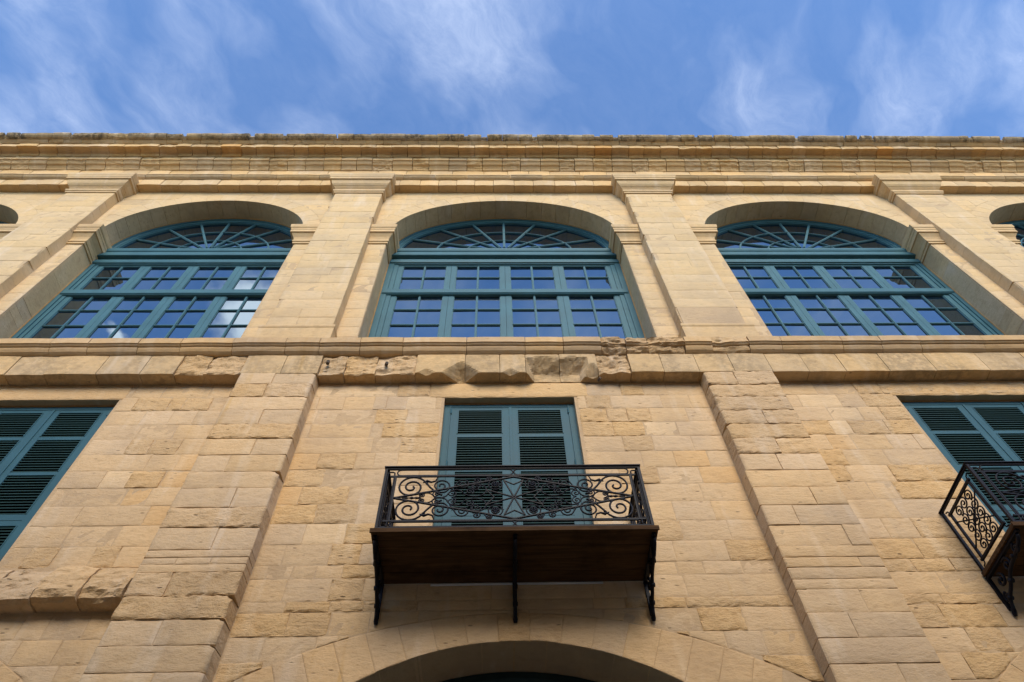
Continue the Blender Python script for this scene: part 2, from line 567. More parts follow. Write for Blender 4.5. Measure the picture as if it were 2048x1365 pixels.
def arch_in(x, c, hw):        # entrance intrados
    R = 2.95
    dx = min(abs(x - c), hw)
    return 5.50 - R + math.sqrt(R * R - dx * dx)


def arch_ex(x, c, Re):
    dx = min(abs(x - c), Re * .98)
    return 5.80 - Re + math.sqrt(Re * Re - dx * dx)


# mortar core of the wall, standing a little behind the stone faces
def core_wall():
    mb = MB()
    # lower storey, openings: entrances and shuttered doors
    xs = {LW, LE}
    for a, b_, _ in DOORS:
        xs |= {a, b_}
    for c, hw, _ in ENTR:
        xs |= {c - hw + 2 * hw * k / 14 for k in range(15)}
    xs = sorted(xs)
    for xa, xb in zip(xs[:-1], xs[1:]):
        xm = (xa + xb) / 2
        base = (0.0, 0.0)
        for c, hw, _ in ENTR:
            if abs(xm - c) < hw:
                base = (arch_in(xa, c, hw), arch_in(xb, c, hw))
        spans = [(base, 10.3)]
        for a, b_, k in DOORS:
            if a < xm < b_:
                spans = [(base, 6.15), ((LINTEL, LINTEL), 10.3)]
        for (l, r), t in spans:
            mb.prism([(xa, l), (xb, r), (xb, t), (xa, t)], -0.0005, 0.60)
    # upper storey with arched openings
    xs = {LW, LE}
    for c, hw in WINS:
        xs |= {c - hw * math.cos(math.pi * k / 28) for k in range(29)}
    xs = sorted(xs)
    for xa, xb in zip(xs[:-1], xs[1:]):
        xm = (xa + xb) / 2
        lo = None
        for c, hw in WINS:
            if abs(xm - c) < hw:
                e = lambda x: SPRING + .06 + (CROWN - SPRING) * math.sqrt(max(0, 1 - ((x - c) / hw) ** 2))
                lo = (e(xa), e(xb))
        if lo:
            mb.prism([(xa, lo[0]), (xb, lo[1]), (xb, 18.9), (xa, 18.9)], YU + .002, .66)
            mb.prism([(xa, 10.3), (xb, 10.3), (xb, 10.42), (xa, 10.42)], YU + .002, .66)
        else:
            mb.prism([(xa, 10.3), (xb, 10.3), (xb, 18.9), (xa, 18.9)], YU + .002, .66)
    return mb


wall = core_wall().build('wall', 'mortar', pal)
MB().box(LW, LE, .70, 9.0, 0.0, 18.7).build('building_core', 'mortar', pal)
MB().box(LW, LE, -.30, 9.0, 19.06, 19.12).build('roof', 'coping_limestone', pal)

# ------------------------------------------------------------------ lower wall: measured courses and joints
ZC = {'A': (9.32, 9.625), 'B': (9.03, 9.32), 'C': (8.735, 9.03), 'D': (8.445, 8.735), 'E': (8.152, 8.445), 'F': (7.86, 8.152),
      'G': (7.57, 7.86), 'H': (7.278, 7.57), 'I': (6.985, 7.278), 'J': (6.69, 6.985), 'K': (6.41, 6.69), 'L': (6.24, 6.41),
      'M': (5.965, 6.24), 'M2': (5.84, 5.965), 'N': (5.576, 5.84), 'O': (5.315, 5.576), 'P': (5.05, 5.315), 'Q': (4.78, 5.05)}


def T(ox, *zx):
    return [ox + v / 4 for v in zx]


# per bay: course -> joint positions (photograph columns at mid-course), letters: r rough, s smooth
BAY_CL = {'A': T(512, 1137, 1395), 'B': T(512, 497, 705, 945, 1045, 1205, 1440), 'C': T(512, 480, 955, 1210), 'D': T(512, 430, 920, 1010),
          'E': T(512, 930, 1155), 'F': T(512, 495, 795, 945, 1135), 'G': T(512, 545, 855, 1150, 1300), 'H': T(512, 350, 740, 1060, 1280),
          'I': T(512, 480, 810, 1180, 1350), 'J': T(512, 385, 715, 1100), 'K': T(512, 220, 590, 835, 1190, 1500, 1900), 'L': T(512, 85, 290, 480, 690, 1130, 1500, 1800),
          'M': T(512, 230, 590, 860, 1290, 1880), 'N': T(512, 250, 585, 910, 1295), 'O': T(512, 45, 470, 640, 1000), 'P': T(512, 385, 700)}
BAY_CR = {'A': T(1024, 865, 1045, 1235, 1490), 'B': T(1024, 590, 790, 1195, 1425), 'C': T(1024, 760, 920, 1110, 1400), 'D': T(1024, 810, 1060, 1325),
          'E': T(1024, 890, 1130, 1445), 'F': T(1024, 640, 1040, 1300, 1570), 'G': T(1024, 860, 1170, 1510), 'H': T(1024, 780, 1090, 1520),
          'I': T(1024, 900, 1295, 1610), 'J': T(1024, 900, 1360, 1740), 'K': T(1024, 300, 700, 1000, 1300, 1720), 'L': T(1024, 250, 640, 900, 1320, 1535, 1840),
          'M': T(1024, 650, 905, 1390), 'N': T(1024, 140, 730, 1100, 1500, 1860), 'O': T(1024, 1180, 1440, 1720, 2020), 'P': T(1024, 1500, 1780)}
BAY_L = {'A': T(0, 600, 1080, 1310, 1690), 'B': T(0, 1080, 1355, 1470, 1690), 'C': T(0, 1145, 1365, 1560), 'D': T(0, 1110, 1400),
         'E': T(0, 1020, 1205, 1440), 'F': T(0, 1180, 1420), 'G': T(0, 820, 1030, 1300), 'H': T(0, 520, 990, 1190),
         'I': T(0, 620, 1170), 'J': T(0, 530, 940), 'K': T(0, 200, 440, 730, 940), 'N': T(0, 160, 370, 690), 'O': T(0, 120, 450), 'P': T(0, 60, 420)}
BAY_R = {'A': T(1536, 370, 690, 890), 'B': T(1536, 255, 570, 760), 'C': T(1536, 490, 740, 910), 'D': T(1536, 510, 660, 950),
         'E': T(1536, 490, 680, 970, 1190), 'F': T(1536, 620, 950), 'G': T(1536, 650, 990), 'H': T(1536, 820, 1030),
         'I': T(1536, 1030), 'J': T(1536, 940, 1180), 'K': T(1536, 1200), 'L': T(1536, 1160, 1470),
         'M': T(1536, 1390, 1850), 'N': T(1536, 1400, 1860), 'O': T(1536, 1620, 1910), 'P': T(1536, 1600, 1970)}
# which stones of a course have lost their face, counted from the left
ROUGH = {'CL': {'A': [1], 'C': [2], 'D': [3], 'E': [2], 'F': [1], 'G': [0], 'H': [1], 'I': [0, 1], 'J': [2], 'K': [2], 'L': [4], 'M': [2], 'N': [0, 1], 'P': [0]},
         'CR': {'A': [1], 'B': [1], 'C': [0, 1, 2], 'D': [0, 1], 'E': [1], 'G': [1], 'J': [1], 'K': [3], 'L': [6], 'M': [3], 'N': [4], 'O': [0, 1], 'P': [1, 2]},
         'L': {'B': [1, 2, 3], 'E': [1, 2], 'G': [2], 'K': [1, 3], 'O': []},
         'R': {'A': [2, 3], 'B': [3], 'C': [3], 'D': [0, 2, 3], 'F': [0], 'G': [0, 2], 'H': [2], 'J': [2], 'K': [0, 1], 'L': [0, 1, 2], 'N': [0, 1], 'O': [1], 'P': [1]}}
OCHRE = {('CL', 'F', 0), ('CL', 'H', 0), ('L', 'G', 3), ('L', 'H', 2), ('L', 'I', 2), ('CR', 'G', 3), ('CR', 'F', 2), ('R', 'E', 1), ('L', 'F', 2), ('CR', 'H', 1)}
PALE = {('CL', 'B', 5), ('CL', 'A', 0), ('R', 'B', 1), ('R', 'C', 1), ('R', 'D', 1), ('CR', 'D', 2), ('CL', 'J', 1), ('L', 'G', 1)}


for tb in (BAY_CL, BAY_CR, BAY_R):
    tb['M2'] = tb['M']
for kk_, v_ in (('CL', [1, 2, 3]), ('CR', [2, 3]), ('R', [0, 1])):
    ROUGH[kk_]['M2'] = v_
ROUGH['CR'].pop('M')


def in_arch(x0, x1, z0, z1, ex=True):
    for c, hw, Re in ENTR:
        if x1 > c - 3.2 and x0 < c + 3.2:
            return (c, hw, Re)
    return None


def lay_bay(key, table, xl, xr, holes):
    """xl, xr: the bay's ends; holes: list of (x0, x1, z0, z1) left open"""
    for cname, (z0, z1) in ZC.items():
        if cname not in table:
            continue
        zm = (z0 + z1) / 2
        row = at(1024, 700).z
        js = []
        for pxx in table[cname]:
            # image row of this course's middle, along that column
            py = 700.0
            for _ in range(12):
                p = at(pxx, py, 0)
                q = at(pxx, py + 1, 0)
                py += (zm - p.z) / (q.z - p.z)
            js.append(at(pxx, py, 0).x)
        L, R = xl, xr
        for hx0, hx1, hz0, hz1 in holes:
            if hz0 < zm < hz1:
                if hx0 <= L + .01:
                    L = hx1
                if hx1 >= R - .01:
                    R = hx0
        xs = [L] + sorted(v for v in js if L + .08 < v < R - .08) + [R]
        for i in range(len(xs) - 1):
            rough = i in ROUGH[key].get(cname, [])
            xa, xb = xs[i], xs[i + 1]
            low = None
            A = in_arch(xa, xb, z0, z1)
            if A and z0 < 5.85:
                c, hw, Re = A
                low = lambda x, c=c, Re=Re: arch_ex(x, c, Re)
                lows = [low(xa + (xb - xa) * k / 8) for k in range(9)]
                if min(lows) > z1 - .03:
                    continue
                # trim the part lying wholly under the arch ring
                good = [xa + (xb - xa) * k / 8 for k in range(9) if lows[k] < z1 - .015]
                xa2, xb2 = min(good), max(good)
                if xb2 - xa2 < .05:
                    continue
                if xa2 > xa or xb2 < xb:
                    xa, xb = max(xa, xa2 - .0), min(xb, xb2 + .0)
            tn = tint(.055, .05)
            k = (key, cname, i)
            if k in OCHRE:
                tn = (1.04, .96, .82)
            if k in PALE:
                tn = (1.13, 1.15, 1.16)
            rec = rng.uniform(-.004, .004)
            if rough:
                block('ashlar_block', wall, xa, xb, z0, z1, -.008, .10, 'weathered_limestone', rough=rng.uniform(.012, .022), chip=.005, low=low,
                      tnt=tuple(v * t for v, t in zip(tn, (1.0, .98, .92))))
            else:
                block('ashlar_block', wall, xa, xb, z0, z1, rec - .004, .10, 'dressed_limestone', rough=.004, chip=.003, low=low, tnt=tn, gap=.003)


HOLE = {k: (a - .03, b_ + .04, 0, LINTEL + .04) for a, b_, k in DOORS}
lay_bay('CL', BAY_CL, LPILS[0][1], 0.195, [(-.76, .3, 6.16, LINTEL + .04)])
lay_bay('CR', BAY_CR, 0.195, LPILS[1][0], [(0.0, 1.155, 6.16, LINTEL + .04)])
lay_bay('L', BAY_L, -7.9, LPILS[0][0], [(-8.0, -5.245, 0, LINTEL + .04), (-8.0, -3.6, 5.86, 6.41)])
lay_bay('R', BAY_R, LPILS[1][1], 8.9, [(5.735, 9.0, 6.16, LINTEL + .04)])

# lintels over the shuttered doors
block('lintel', wall, at(861, 780).x, at(1174, 780).x, LINTEL, 9.625, -.012, .30, 'dressed_limestone', rough=.006, chip=.007, tnt=(1.06, 1.0, .86), res=.08)
block('lintel', wall, -7.3, -5.22, LINTEL, 9.625, -.010, .30, 'dressed_limestone', rough=.004, chip=.005, tnt=(1.04, .98, .85), res=.08)
block('lintel', wall, 5.70, 7.75, LINTEL, 9.625, -.010, .30, 'weathered_limestone', rough=.012, chip=.008, tnt=(1.04, 1.0, .9))

# jamb stones giving the door reveals their depth
for a, b_, k in DOORS:
    for side in (0, 1):
        xj0, xj1 = (a - .16, a - .02) if side == 0 else (b_ + .03, b_ + .17)
        for cname in 'BCDEFGHIJK':
            z0, z1 = ZC[cname]
            z1 = min(z1, LINTEL)
            block('reveal_stone', wall, xj0, xj1, z0, z1, .016, .40, 'dressed_limestone', rough=.004, chip=.008, tnt=tint(.05, .05, (1.0, .95, .88)))

# hewn-off ledge in the left bay
xs = [-7.4, -5.6, -5.02, at(105, 1160, -.25).x, at(175, 1160, -.25).x, LPILS[0][0] + .0]
xs = [-7.4, -6.5, -5.55, -5.0, -4.56, -4.12, -3.68]
for i in range(len(xs) - 1):
    prof = [(.02, 5.872), (-.16, 5.872), (-.22, 5.90), (-.24, 5.98), (-.20, 6.16), (-.12, 6.33), (.02, 6.41)]
    moulded('ledge_stone', wall, prof, xs[i], xs[i + 1], 'weathered_limestone', erode=rng.uniform(.35, .55), yback=.1, jit=.012)

# ------------------------------------------------------------------ entrance arches
for c, hw, Re in ENTR:
    arch = empty('entrance_arch', (c, 0, 4.5), parent=pal)
    vis = 15
    R = 2.95
    cz = 5.50 - R
    amax = math.asin(min(1, (hw + .02) / R))
    n = 17
    for k in range(n):
        a0 = -amax + 2 * amax * k / n
        a1 = -amax + 2 * amax * (k + 1) / n
        seed_counter[0] += 1
        s = seed_counter[0] * 5.3
        g_ = .002
        verts, faces = [], []
        NU, NV = 5, 5
        for j in range(NV + 1):
            for i in range(NU + 1):
                u, v = (0, .05, .35, .65, .95, 1)[i], (0, .04, .35, .65, .96, 1)[j]
                an = a0 + (a1 - a0) * u
                xi, zi = c + R * math.sin(an), cz + R * math.cos(an)
                # joints fan out towards the extrados
                an2 = an * 1.02
                xo = c + (xi - c) * (1.0 + .10 + .02)
                zo = arch_ex(xo, c, Re)
                x, z = xi + (xo - xi) * v, zi + (zo - zi) * v
                x += (-g_ if i == NU else g_ if i == 0 else 0)
                z += (-.006 if j == NV else 0)
                edge = i in (0, NU) or j in (0, NV)
                rgh = .018 if (k in (n // 2, n // 2 + 1)) else .006
                y = -.006 - rgh * .6 + rgh * 1.5 * fbm(x * 6 + s, z * 6, s, 4) + (.002 + .006 * abs(fbm(x * 8, z * 8, s, 2)) if edge else 0)
                if k == n // 2 and v < .45:
                    y += .004 * (0.45 - v) / .45
                verts.append((x - c, y, z - 4.5))
        W = NU + 1
        for j in range(NV):
            for i in range(NU):
                q = j * W + i
                faces.append((q, q + 1, q + W + 1, q + W))
        nf = len(faces)
        ring = list(range(W)) + [j * W + NU for j in range(1, NV + 1)] + [NV * W + i for i in range(NU - 1, -1, -1)] + [j * W for j in range(NV - 1, 0, -1)]
        b = len(verts)
        verts += [(verts[q][0], .52, verts[q][2]) for q in ring]
        for q in range(len(ring)):
            q2 = (q + 1) % len(ring)
            faces.append((ring[q2], ring[q], b + q, b + q2))
        mesh_obj('voussoir', verts, faces, 'weathered_limestone' if k in (n // 2, n // 2 + 1) else 'dressed_limestone', arch, False, tint(.07, .05, (1.0, .97, .93)))
    # door and fanlight frame set back in the arch
    pts = [(math.sin(-amax + 2 * amax * k / 24) * R, cz + math.cos(-amax + 2 * amax * k / 24) * R - 4.5) for k in range(25)]
    MB().prism([(-hw - .05, -4.5)] + [(x, z) for x, z in pts] + [(hw + .05, -4.5)], .56, .62).build('door_leaf', 'door_paint', arch)
    rings = []
    for x, z in pts:
        L = math.hypot(x, z + 4.5 - cz)
        d = Vector((x / R, 0, (z + 4.5 - cz) / R))
        p = Vector((x, 0, z))
        rings.append([p + Vector((0, .50, 0)) - d * .01, p + Vector((0, .48, 0)) - d * .09, p + Vector((0, .52, 0)) - d * .13, p + Vector((0, .58, 0)) - d * .14])
    MB().loft(rings).build('door_frame', 'door_paint', arch)

# ------------------------------------------------------------------ lower pilasters
PL = [9.63, 9.374, 9.08, 8.80, 8.499, 8.218, 7.923, 7.631, 7.357, 7.057, 6.768, 6.47, 6.373, 6.285, 6.184, 5.901, 5.644, 5.377, 5.116, 4.84]
PR = [9.61, 9.301, 9.027, 8.726, 8.441, 8.158, 7.867, 7.582, 7.302, 7.018, 6.726, 6.434, 6.287, 6.16, 6.015, 5.896, 5.627, 5.357, 5.099, 4.83]
JL = {0: [547], 1: [531], 3: [522], 5: [507], 6: [455], 8: [467], 10: [430], 12: [352, 422], 14: [337], 16: [316], 18: [297]}
JR = {0: [1471], 3: [1529], 5: [1556], 6: [1558], 8: [1626], 9: [1592], 10: [1693], 12: [1720], 15: [1728], 16: [1706], 18: [1808]}
RL = {1, 4, 9, 14, 15}
RR = {0, 1, 2, 3, 4, 5}
EL = {0: .05, 1: .08, 2: .07, 3: .06, 6: .03, 7: .09, 8: .05, 9: .03, 15: .07, 16: .10, 17: .10, 18: .08}
ER = {0: .06, 1: .07, 2: .08, 3: .07, 4: .08, 5: .08, 6: .05, 9: .02}
for pi, (lines, joints, roughs, endw) in enumerate(((PL, JL, RL, EL), (PR, JR, RR, ER))):
    x0, x1 = LPILS[pi]
    pil = empty('lower_pilaster', (0, 0, 0), parent=pal)
    MB().box(x0 + .11, x1 - .11, YLP + .006, .0, 4.0, 9.62).build('pilaster_core', 'mortar', pil)
    for i in range(len(lines) - 1):
        z1, z0 = lines[i], lines[i + 1]
        js = []
        for pxx in joints.get(i, []):
            py = 700.0
            for _ in range(12):
                p, q = at(pxx, py, YLP), at(pxx, py + 1, YLP)
                py += ((z0 + z1) / 2 - p.z) / (q.z - p.z)
            js.append(at(pxx, py, YLP).x)
        xs = [x0] + sorted(v for v in js if x0 + .1 < v < x1 - .1) + [x1]
        for k in range(len(xs) - 1):
            rgh = i in roughs
            e0 = (.02 if k == 0 else 0)
            e1 = (.012 if k == len(xs) - 2 else 0)
            if pi == 0 and k == len(xs) - 2:
                e1 = endw.get(i, .012)
            if pi == 1 and k == 0:
                e0 = endw.get(i, .010)
            yy = YLP + rng.uniform(-.010, .004) - (.008 if rgh else 0)
            block('pilaster_block', pil, xs[k], xs[k + 1], z0, z1, yy, .02, 'weathered_limestone' if rgh else 'dressed_limestone',
                  rough=.022 if rgh else .006, chip=.006 if rgh else .003, ends=(e0, e1), tnt=tint(.07, .05), res=.05 if (rgh or e0 > .03 or e1 > .03) else .10)

# ------------------------------------------------------------------ string course between the storeys
sc = empty('string_course', (0, 0, 9.6), parent=pal)


def sc_mould(name, prof, x0, x1, mat, **kw):
    o = moulded(name, None, prof, x0, x1, mat, **kw)
    if o:
        o.parent = sc
        o.matrix_parent_inverse = Matrix.Translation((0, 0, -9.6))
    return o


xs = [LW, -12, -9.6, -8.3, -7.6, -7.0, -6.45, -5.72, -5.1, -4.62, -4.2, -3.68, -3.1, -2.57, -2.2, -1.75, -1.17, -.45, .06, .44, .95, 1.50,
      1.98, 2.46, 2.98, 3.5, 4.06, 4.6, 5.15, 5.8, 6.5, 7.3, 8.0, 8.9, 10, 12, 14.5, LE]
SCOOPS = [(at(922, 735, -.2).x, .26, .30, .20), (.90, .46, .37, .19), (1.42, .18, .22, .12), (.22, .12, .10, .07), (-1.0, .12, .10, .06)]
for i in range(len(xs) - 1):
    xm = (xs[i] + xs[i + 1]) / 2
    e = 0.0
    if -4.7 < xm < -3.7: e = .38
    if -2.57 < xm < -1.15: e = .42
    if 1.5 < xm < 2.0: e = .6
    on_pil = any(a < xm < b_ for a, b_ in LPILS)
    z0 = 9.623
    prof = [(.012, z0), (-.205, z0), (-.208, z0 + .02), (-.208, 10.06), (-.205, 10.076), (.02, 10.076)]
    mat = 'weathered_limestone' if e > .3 else 'band_limestone'
    sc_mould('frieze_slab', prof, xs[i], xs[i + 1], mat, erode=e, yback=.1, jit=.006, tnt=tint(.07, .05, (.97, .95, .9)),
             scoops=[q for q in SCOOPS if q[0] + q[1] > xs[i] and q[0] - q[1] < xs[i + 1]])
prof_m = [(-.10, 10.080), (-.215, 10.080), (-.232, 10.090), (-.262, 10.112), (-.282, 10.145), (-.291, 10.165), (-.291, 10.192), (-.309, 10.192),
          (-.318, 10.200), (-.332, 10.219), (-.346, 10.222), (-.346, 10.352), (-.335, 10.364), (.06, 10.40)]
bx = breaks(LW, LE, .5, 1.0, random.Random(5))
bx = [v for v in bx if not (1.55 < v < 2.95)] + [1.60, 1.98, 2.32, 2.88]
bx.sort()
for i in range(len(bx) - 1):
    xm = (bx[i] + bx[i + 1]) / 2
    e = .55 if 1.6 < xm < 2.88 else (.28 if rng.random() < .12 else rng.uniform(0, .06))
    sc_mould('string_mould', prof_m, bx[i], bx[i + 1], 'weathered_limestone' if e > .3 else 'moulded_limestone', erode=e, yback=.2, jit=.004,
             tnt=tint(.07, .05, (.97, .93, .86)))

# ------------------------------------------------------------------ upper storey masonry
ZU = [10.42]
while ZU[-1] < 17.1:
    ZU.append(ZU[-1] + .2965)
ZU[-1] = 17.41 if 17.41 - ZU[-1] < .2 else ZU[-1]
if ZU[-1] < 17.40:
    ZU.append(17.41)


def win_e(x, c, hw, t=0.0):
    """arch curve, t: thickness outwards"""
    a, b_ = hw + t, CROWN - SPRING + t
    u = (x - c) / a
    return SPRING + b_ * math.sqrt(max(0.0, 1 - u * u))


RING = .36
for wi, (c, hw) in enumerate(WINS):
    sur = empty('arch_surround', (0, 0, 0), parent=pal)
    xl = max(LW, [b_ for a, b_ in PILS if b_ < c][-1] if any(b_ < c for a, b_ in PILS) else LW)
    xr = min(LE, [a for a, b_ in PILS if a > c][0] if any(a > c for a, b_ in PILS) else LE)
    far = wi in (0, 4)
    # jambs, one stone through the strip and the reveal in each course
    for side in (-1, 1):
        xa, xb = (xl, c - hw) if side < 0 else (c + hw, xr)
        if far and ((wi == 0 and side < 0) or (wi == 4 and side > 0)):
            continue
        for z0, z1 in zip(ZU[:-1], ZU[1:]):
            if z0 > SPRING - .05:
                break
            z1 = min(z1, SPRING)
            chipv = .006
            e = (.02 + (.05 if rng.random() < .18 else 0))
            o = block('jamb_block', sur, xa, xb, z0, z1, YU + rng.uniform(-.003, .003), .50, 'upper_limestone', rough=.004, chip=.0025, gap=.002,
                      ends=(0, e) if side < 0 else (e, 0), tnt=tint(.05, .04), res=.09)
        # smooth lining of the reveal, in taller stones
        zz = [10.42] + sorted(rng.uniform(10.9, 14.2) for _ in range(6)) + [14.52]
        xf = c + side * hw
        for z0, z1 in zip(zz[:-1], zz[1:]):
            if z1 - z0 < .12:
                continue
            xx0, xx1 = (xf - .05, xf + .004) if side < 0 else (xf - .004, xf + .05)
            mb = MB().box(xx0, xx1, YU + .03, YW, z0 + .002, z1 - .002)
            mb.build('reveal_slab', 'reveal_limestone', sur, False, tint(.10, .05))
    # voussoirs round the head
    nv = 21
    for k in range(nv):
        a0, a1 = math.pi * k / nv, math.pi * (k + 1) / nv
        seed_counter[0] += 1
        s = seed_counter[0] * 2.9
        verts, faces = [], []
        NU, NV = 4, 3
        front = []
        for j in range(NV + 1):
            for i in range(NU + 1):
                an = math.pi - (a0 + (a1 - a0) * i / NU)
                t = RING * j / NV
                an += (-.0014 if i == 0 else .0014 if i == NU else 0)
                x = c + (hw + t) * math.cos(an)
                z = SPRING + (CROWN - SPRING + t) * math.sin(an) + (0.003 if j == 0 else 0) - (.003 if j == NV else 0)
                x = min(max(x, xl + .003), xr - .003)
                edge = i in (0, NU) or j in (0, NV)
                verts.append((x, YU + .003 * fbm(x * 4, z * 4, s, 3) - .0015 + (.008 * abs(fbm(x * 7, z * 7, s, 2)) if j == 0 else 0), z))
        W = NU + 1
        for j in range(NV):
            for i in range(NU):
                q = j * W + i
                faces.append((q, q + 1, q + W + 1, q + W))
        nf = len(faces)
        ring = list(range(W)) + [j * W + NU for j in range(1, NV + 1)] + [NV * W + i for i in range(NU - 1, -1, -1)] + [j * W for j in range(NV - 1, 0, -1)]
        b = len(verts)
        jj = rng.uniform(-.006, .006)
        verts += [(verts[q][0], .58, verts[q][2] + (jj if q < W else 0)) for q in ring]
        for q in range(len(ring)):
            q2 = (q + 1) % len(ring)
            faces.append((ring[q2], ring[q], b + q, b + q2))
        o = mesh_obj('voussoir', verts, faces, 'upper_limestone', sur, False, tint(.03, .03))
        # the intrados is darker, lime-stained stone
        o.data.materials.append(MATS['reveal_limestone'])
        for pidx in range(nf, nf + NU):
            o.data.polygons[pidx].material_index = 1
    # spandrel courses
    for z0, z1 in zip(ZU[:-1], ZU[1:]):
        if z1 < SPRING + .05:
            continue
        z0 = max(z0, SPRING)
        xs = breaks(xl, xr, .5, 1.0, random.Random(int(z0 * 100) + wi))
        for xa, xb in zip(xs[:-1], xs[1:]):
            fn = lambda x, c=c, hw=hw: win_e(x, c, hw, RING) if abs(x - c) < hw + RING else -1
            N_ = 12
            good = [xa + (xb - xa) * k / N_ for k in range(N_ + 1) if fn(xa + (xb - xa) * k / N_) < z1 - .012]
            if len(good) < 2:
                continue
            # split stones that the ring cuts in two
            runs, cur = [], [good[0]]
            for v in good[1:]:
                if v - cur[-1] < (xb - xa) / N_ * 1.5:
                    cur.append(v)
                else:
                    runs.append(cur); cur = [v]
            runs.append(cur)
            for r_ in runs:
                if r_[-1] - r_[0] < .05:
                    continue
                block('spandrel_block', sur, r_[0], r_[-1], z0, z1, YU + rng.uniform(-.003, .002), .20, 'upper_limestone', rough=.003, chip=.0016, gap=.0018,
                      low=fn, tnt=tint(.06, .05), res=.08)
    # impost mouldings, returned into the reveal
    IM = [(0, 14.52), (.022, 14.52), (.026, 14.56), (.020, 14.58), (.035, 14.59), (.040, 14.63), (.030, 14.64), (.030, 14.70), (.045, 14.76), (.075, 14.82),
          (.085, 14.84), (.085, 14.855), (.110, 14.86), (.110, 14.955), (.118, 14.965), (.118, 15.02), (.128, 15.03), (.135, 15.06), (.140, 15.15), (.120, 15.17), (0, 15.175)]
    for side in (-1, 1):
        if far and ((wi == 0 and side < 0) or (wi == 4 and side > 0)):
            continue
        xp = xl if side < 0 else xr
        xj = c + side * hw
        rings = []
        for o_, z in IM:
            o2 = o_ * 1.25
            rings.append([(xp, YU - o2, z), (xj - side * o2, YU - o2, z), (xj - side * o2, YW + .02, z)])
        mb = MB().loft(rings)
        if side < 0:
            mb.f = [tuple(reversed(f)) for f in mb.f]
        mb.build('impost', 'moulded_limestone', sur, False, tint(.03, .03, (1.03, 1.0, .94)))

# upper pilasters
for pi, (x0, x1) in enumerate(PILS):
    pil = empty('upper_pilaster', (0, 0, 0), parent=pal)
    MB().box(x0 + .03, x1 - .03, YP + .003, YU, 10.42, 17.5).build('pilaster_core', 'mortar', pil)
    zz = [10.97]
    while zz[-1] < 16.75:
        zz.append(min(16.80, zz[-1] + .2965))
    for i, (z0, z1) in enumerate(zip(zz[:-1], zz[1:])):
        if z1 - z0 < .05:
            continue
        xs = [x0, x1] if rng.random() < .45 else [x0, x0 + (x1 - x0) * rng.uniform(.3, .7), x1]
        rgh = (pi == 2 and i in (0, 1)) or (pi == 0 and False)
        for k in range(len(xs) - 1):
            e0 = .008 + (.05 * (rng.random() < .08)) if k == 0 else 0
            e1 = .008 + (.05 * (rng.random() < .08)) if k == len(xs) - 2 else 0
            block('pilaster_block', pil, xs[k], xs[k + 1], z0, z1, YP + rng.uniform(-.003, .003) + (.02 if rgh else 0), YU + .02,
                  'weathered_limestone' if rgh else 'upper_limestone', rough=.016 if rgh else .004, chip=.0022, gap=.0018, ends=(e0, e1), tnt=tint(.05, .04), res=.05 if rgh else .10)
    def wrap(name, prof, mat, tnt_):
        rings = []
        for o_, z in prof:
            o_ = o_ * (1.2 if name == 'capital' else 1.0)
            rings.append([(x0 - o_, YU + .02, z), (x0 - o_, YP - o_, z), (x1 + o_, YP - o_, z), (x1 + o_, YU + .02, z)])
        return MB().loft(rings).build(name, mat, pil, False, tnt_)
    wrap('pilaster_base', [(0.0, 10.42), (.050, 10.42), (.050, 10.85), (.048, 10.86), (.060, 10.88), (.064, 10.915), (.055, 10.945), (.030, 10.955), (.02, 10.97), (-.02, 10.985)],
         'moulded_limestone', tint(.03, .03, (1.03, 1.03, 1.0)))
    wrap('capital', [(-.01, 16.80), (.020, 16.80), (.026, 16.83), (.020, 16.86), (.034, 16.865), (.045, 16.90), (.045, 16.925), (.022, 16.93), (.022, 17.02), (.035, 17.03), (.040, 17.055),
                     (.052, 17.06), (.052, 17.085), (.070, 17.10), (.100, 17.15), (.120, 17.22), (.128, 17.265), (.142, 17.27), (.142, 17.275), (.160, 17.28), (.160, 17.36),
                     (.168, 17.365), (.175, 17.42), (.185, 17.45), (.190, 17.53), (.180, 17.56), (.05, 17.60), (-.02, 17.62)],
         'moulded_limestone', tint(.03, .03, (1.04, 1.03, 1.0)))

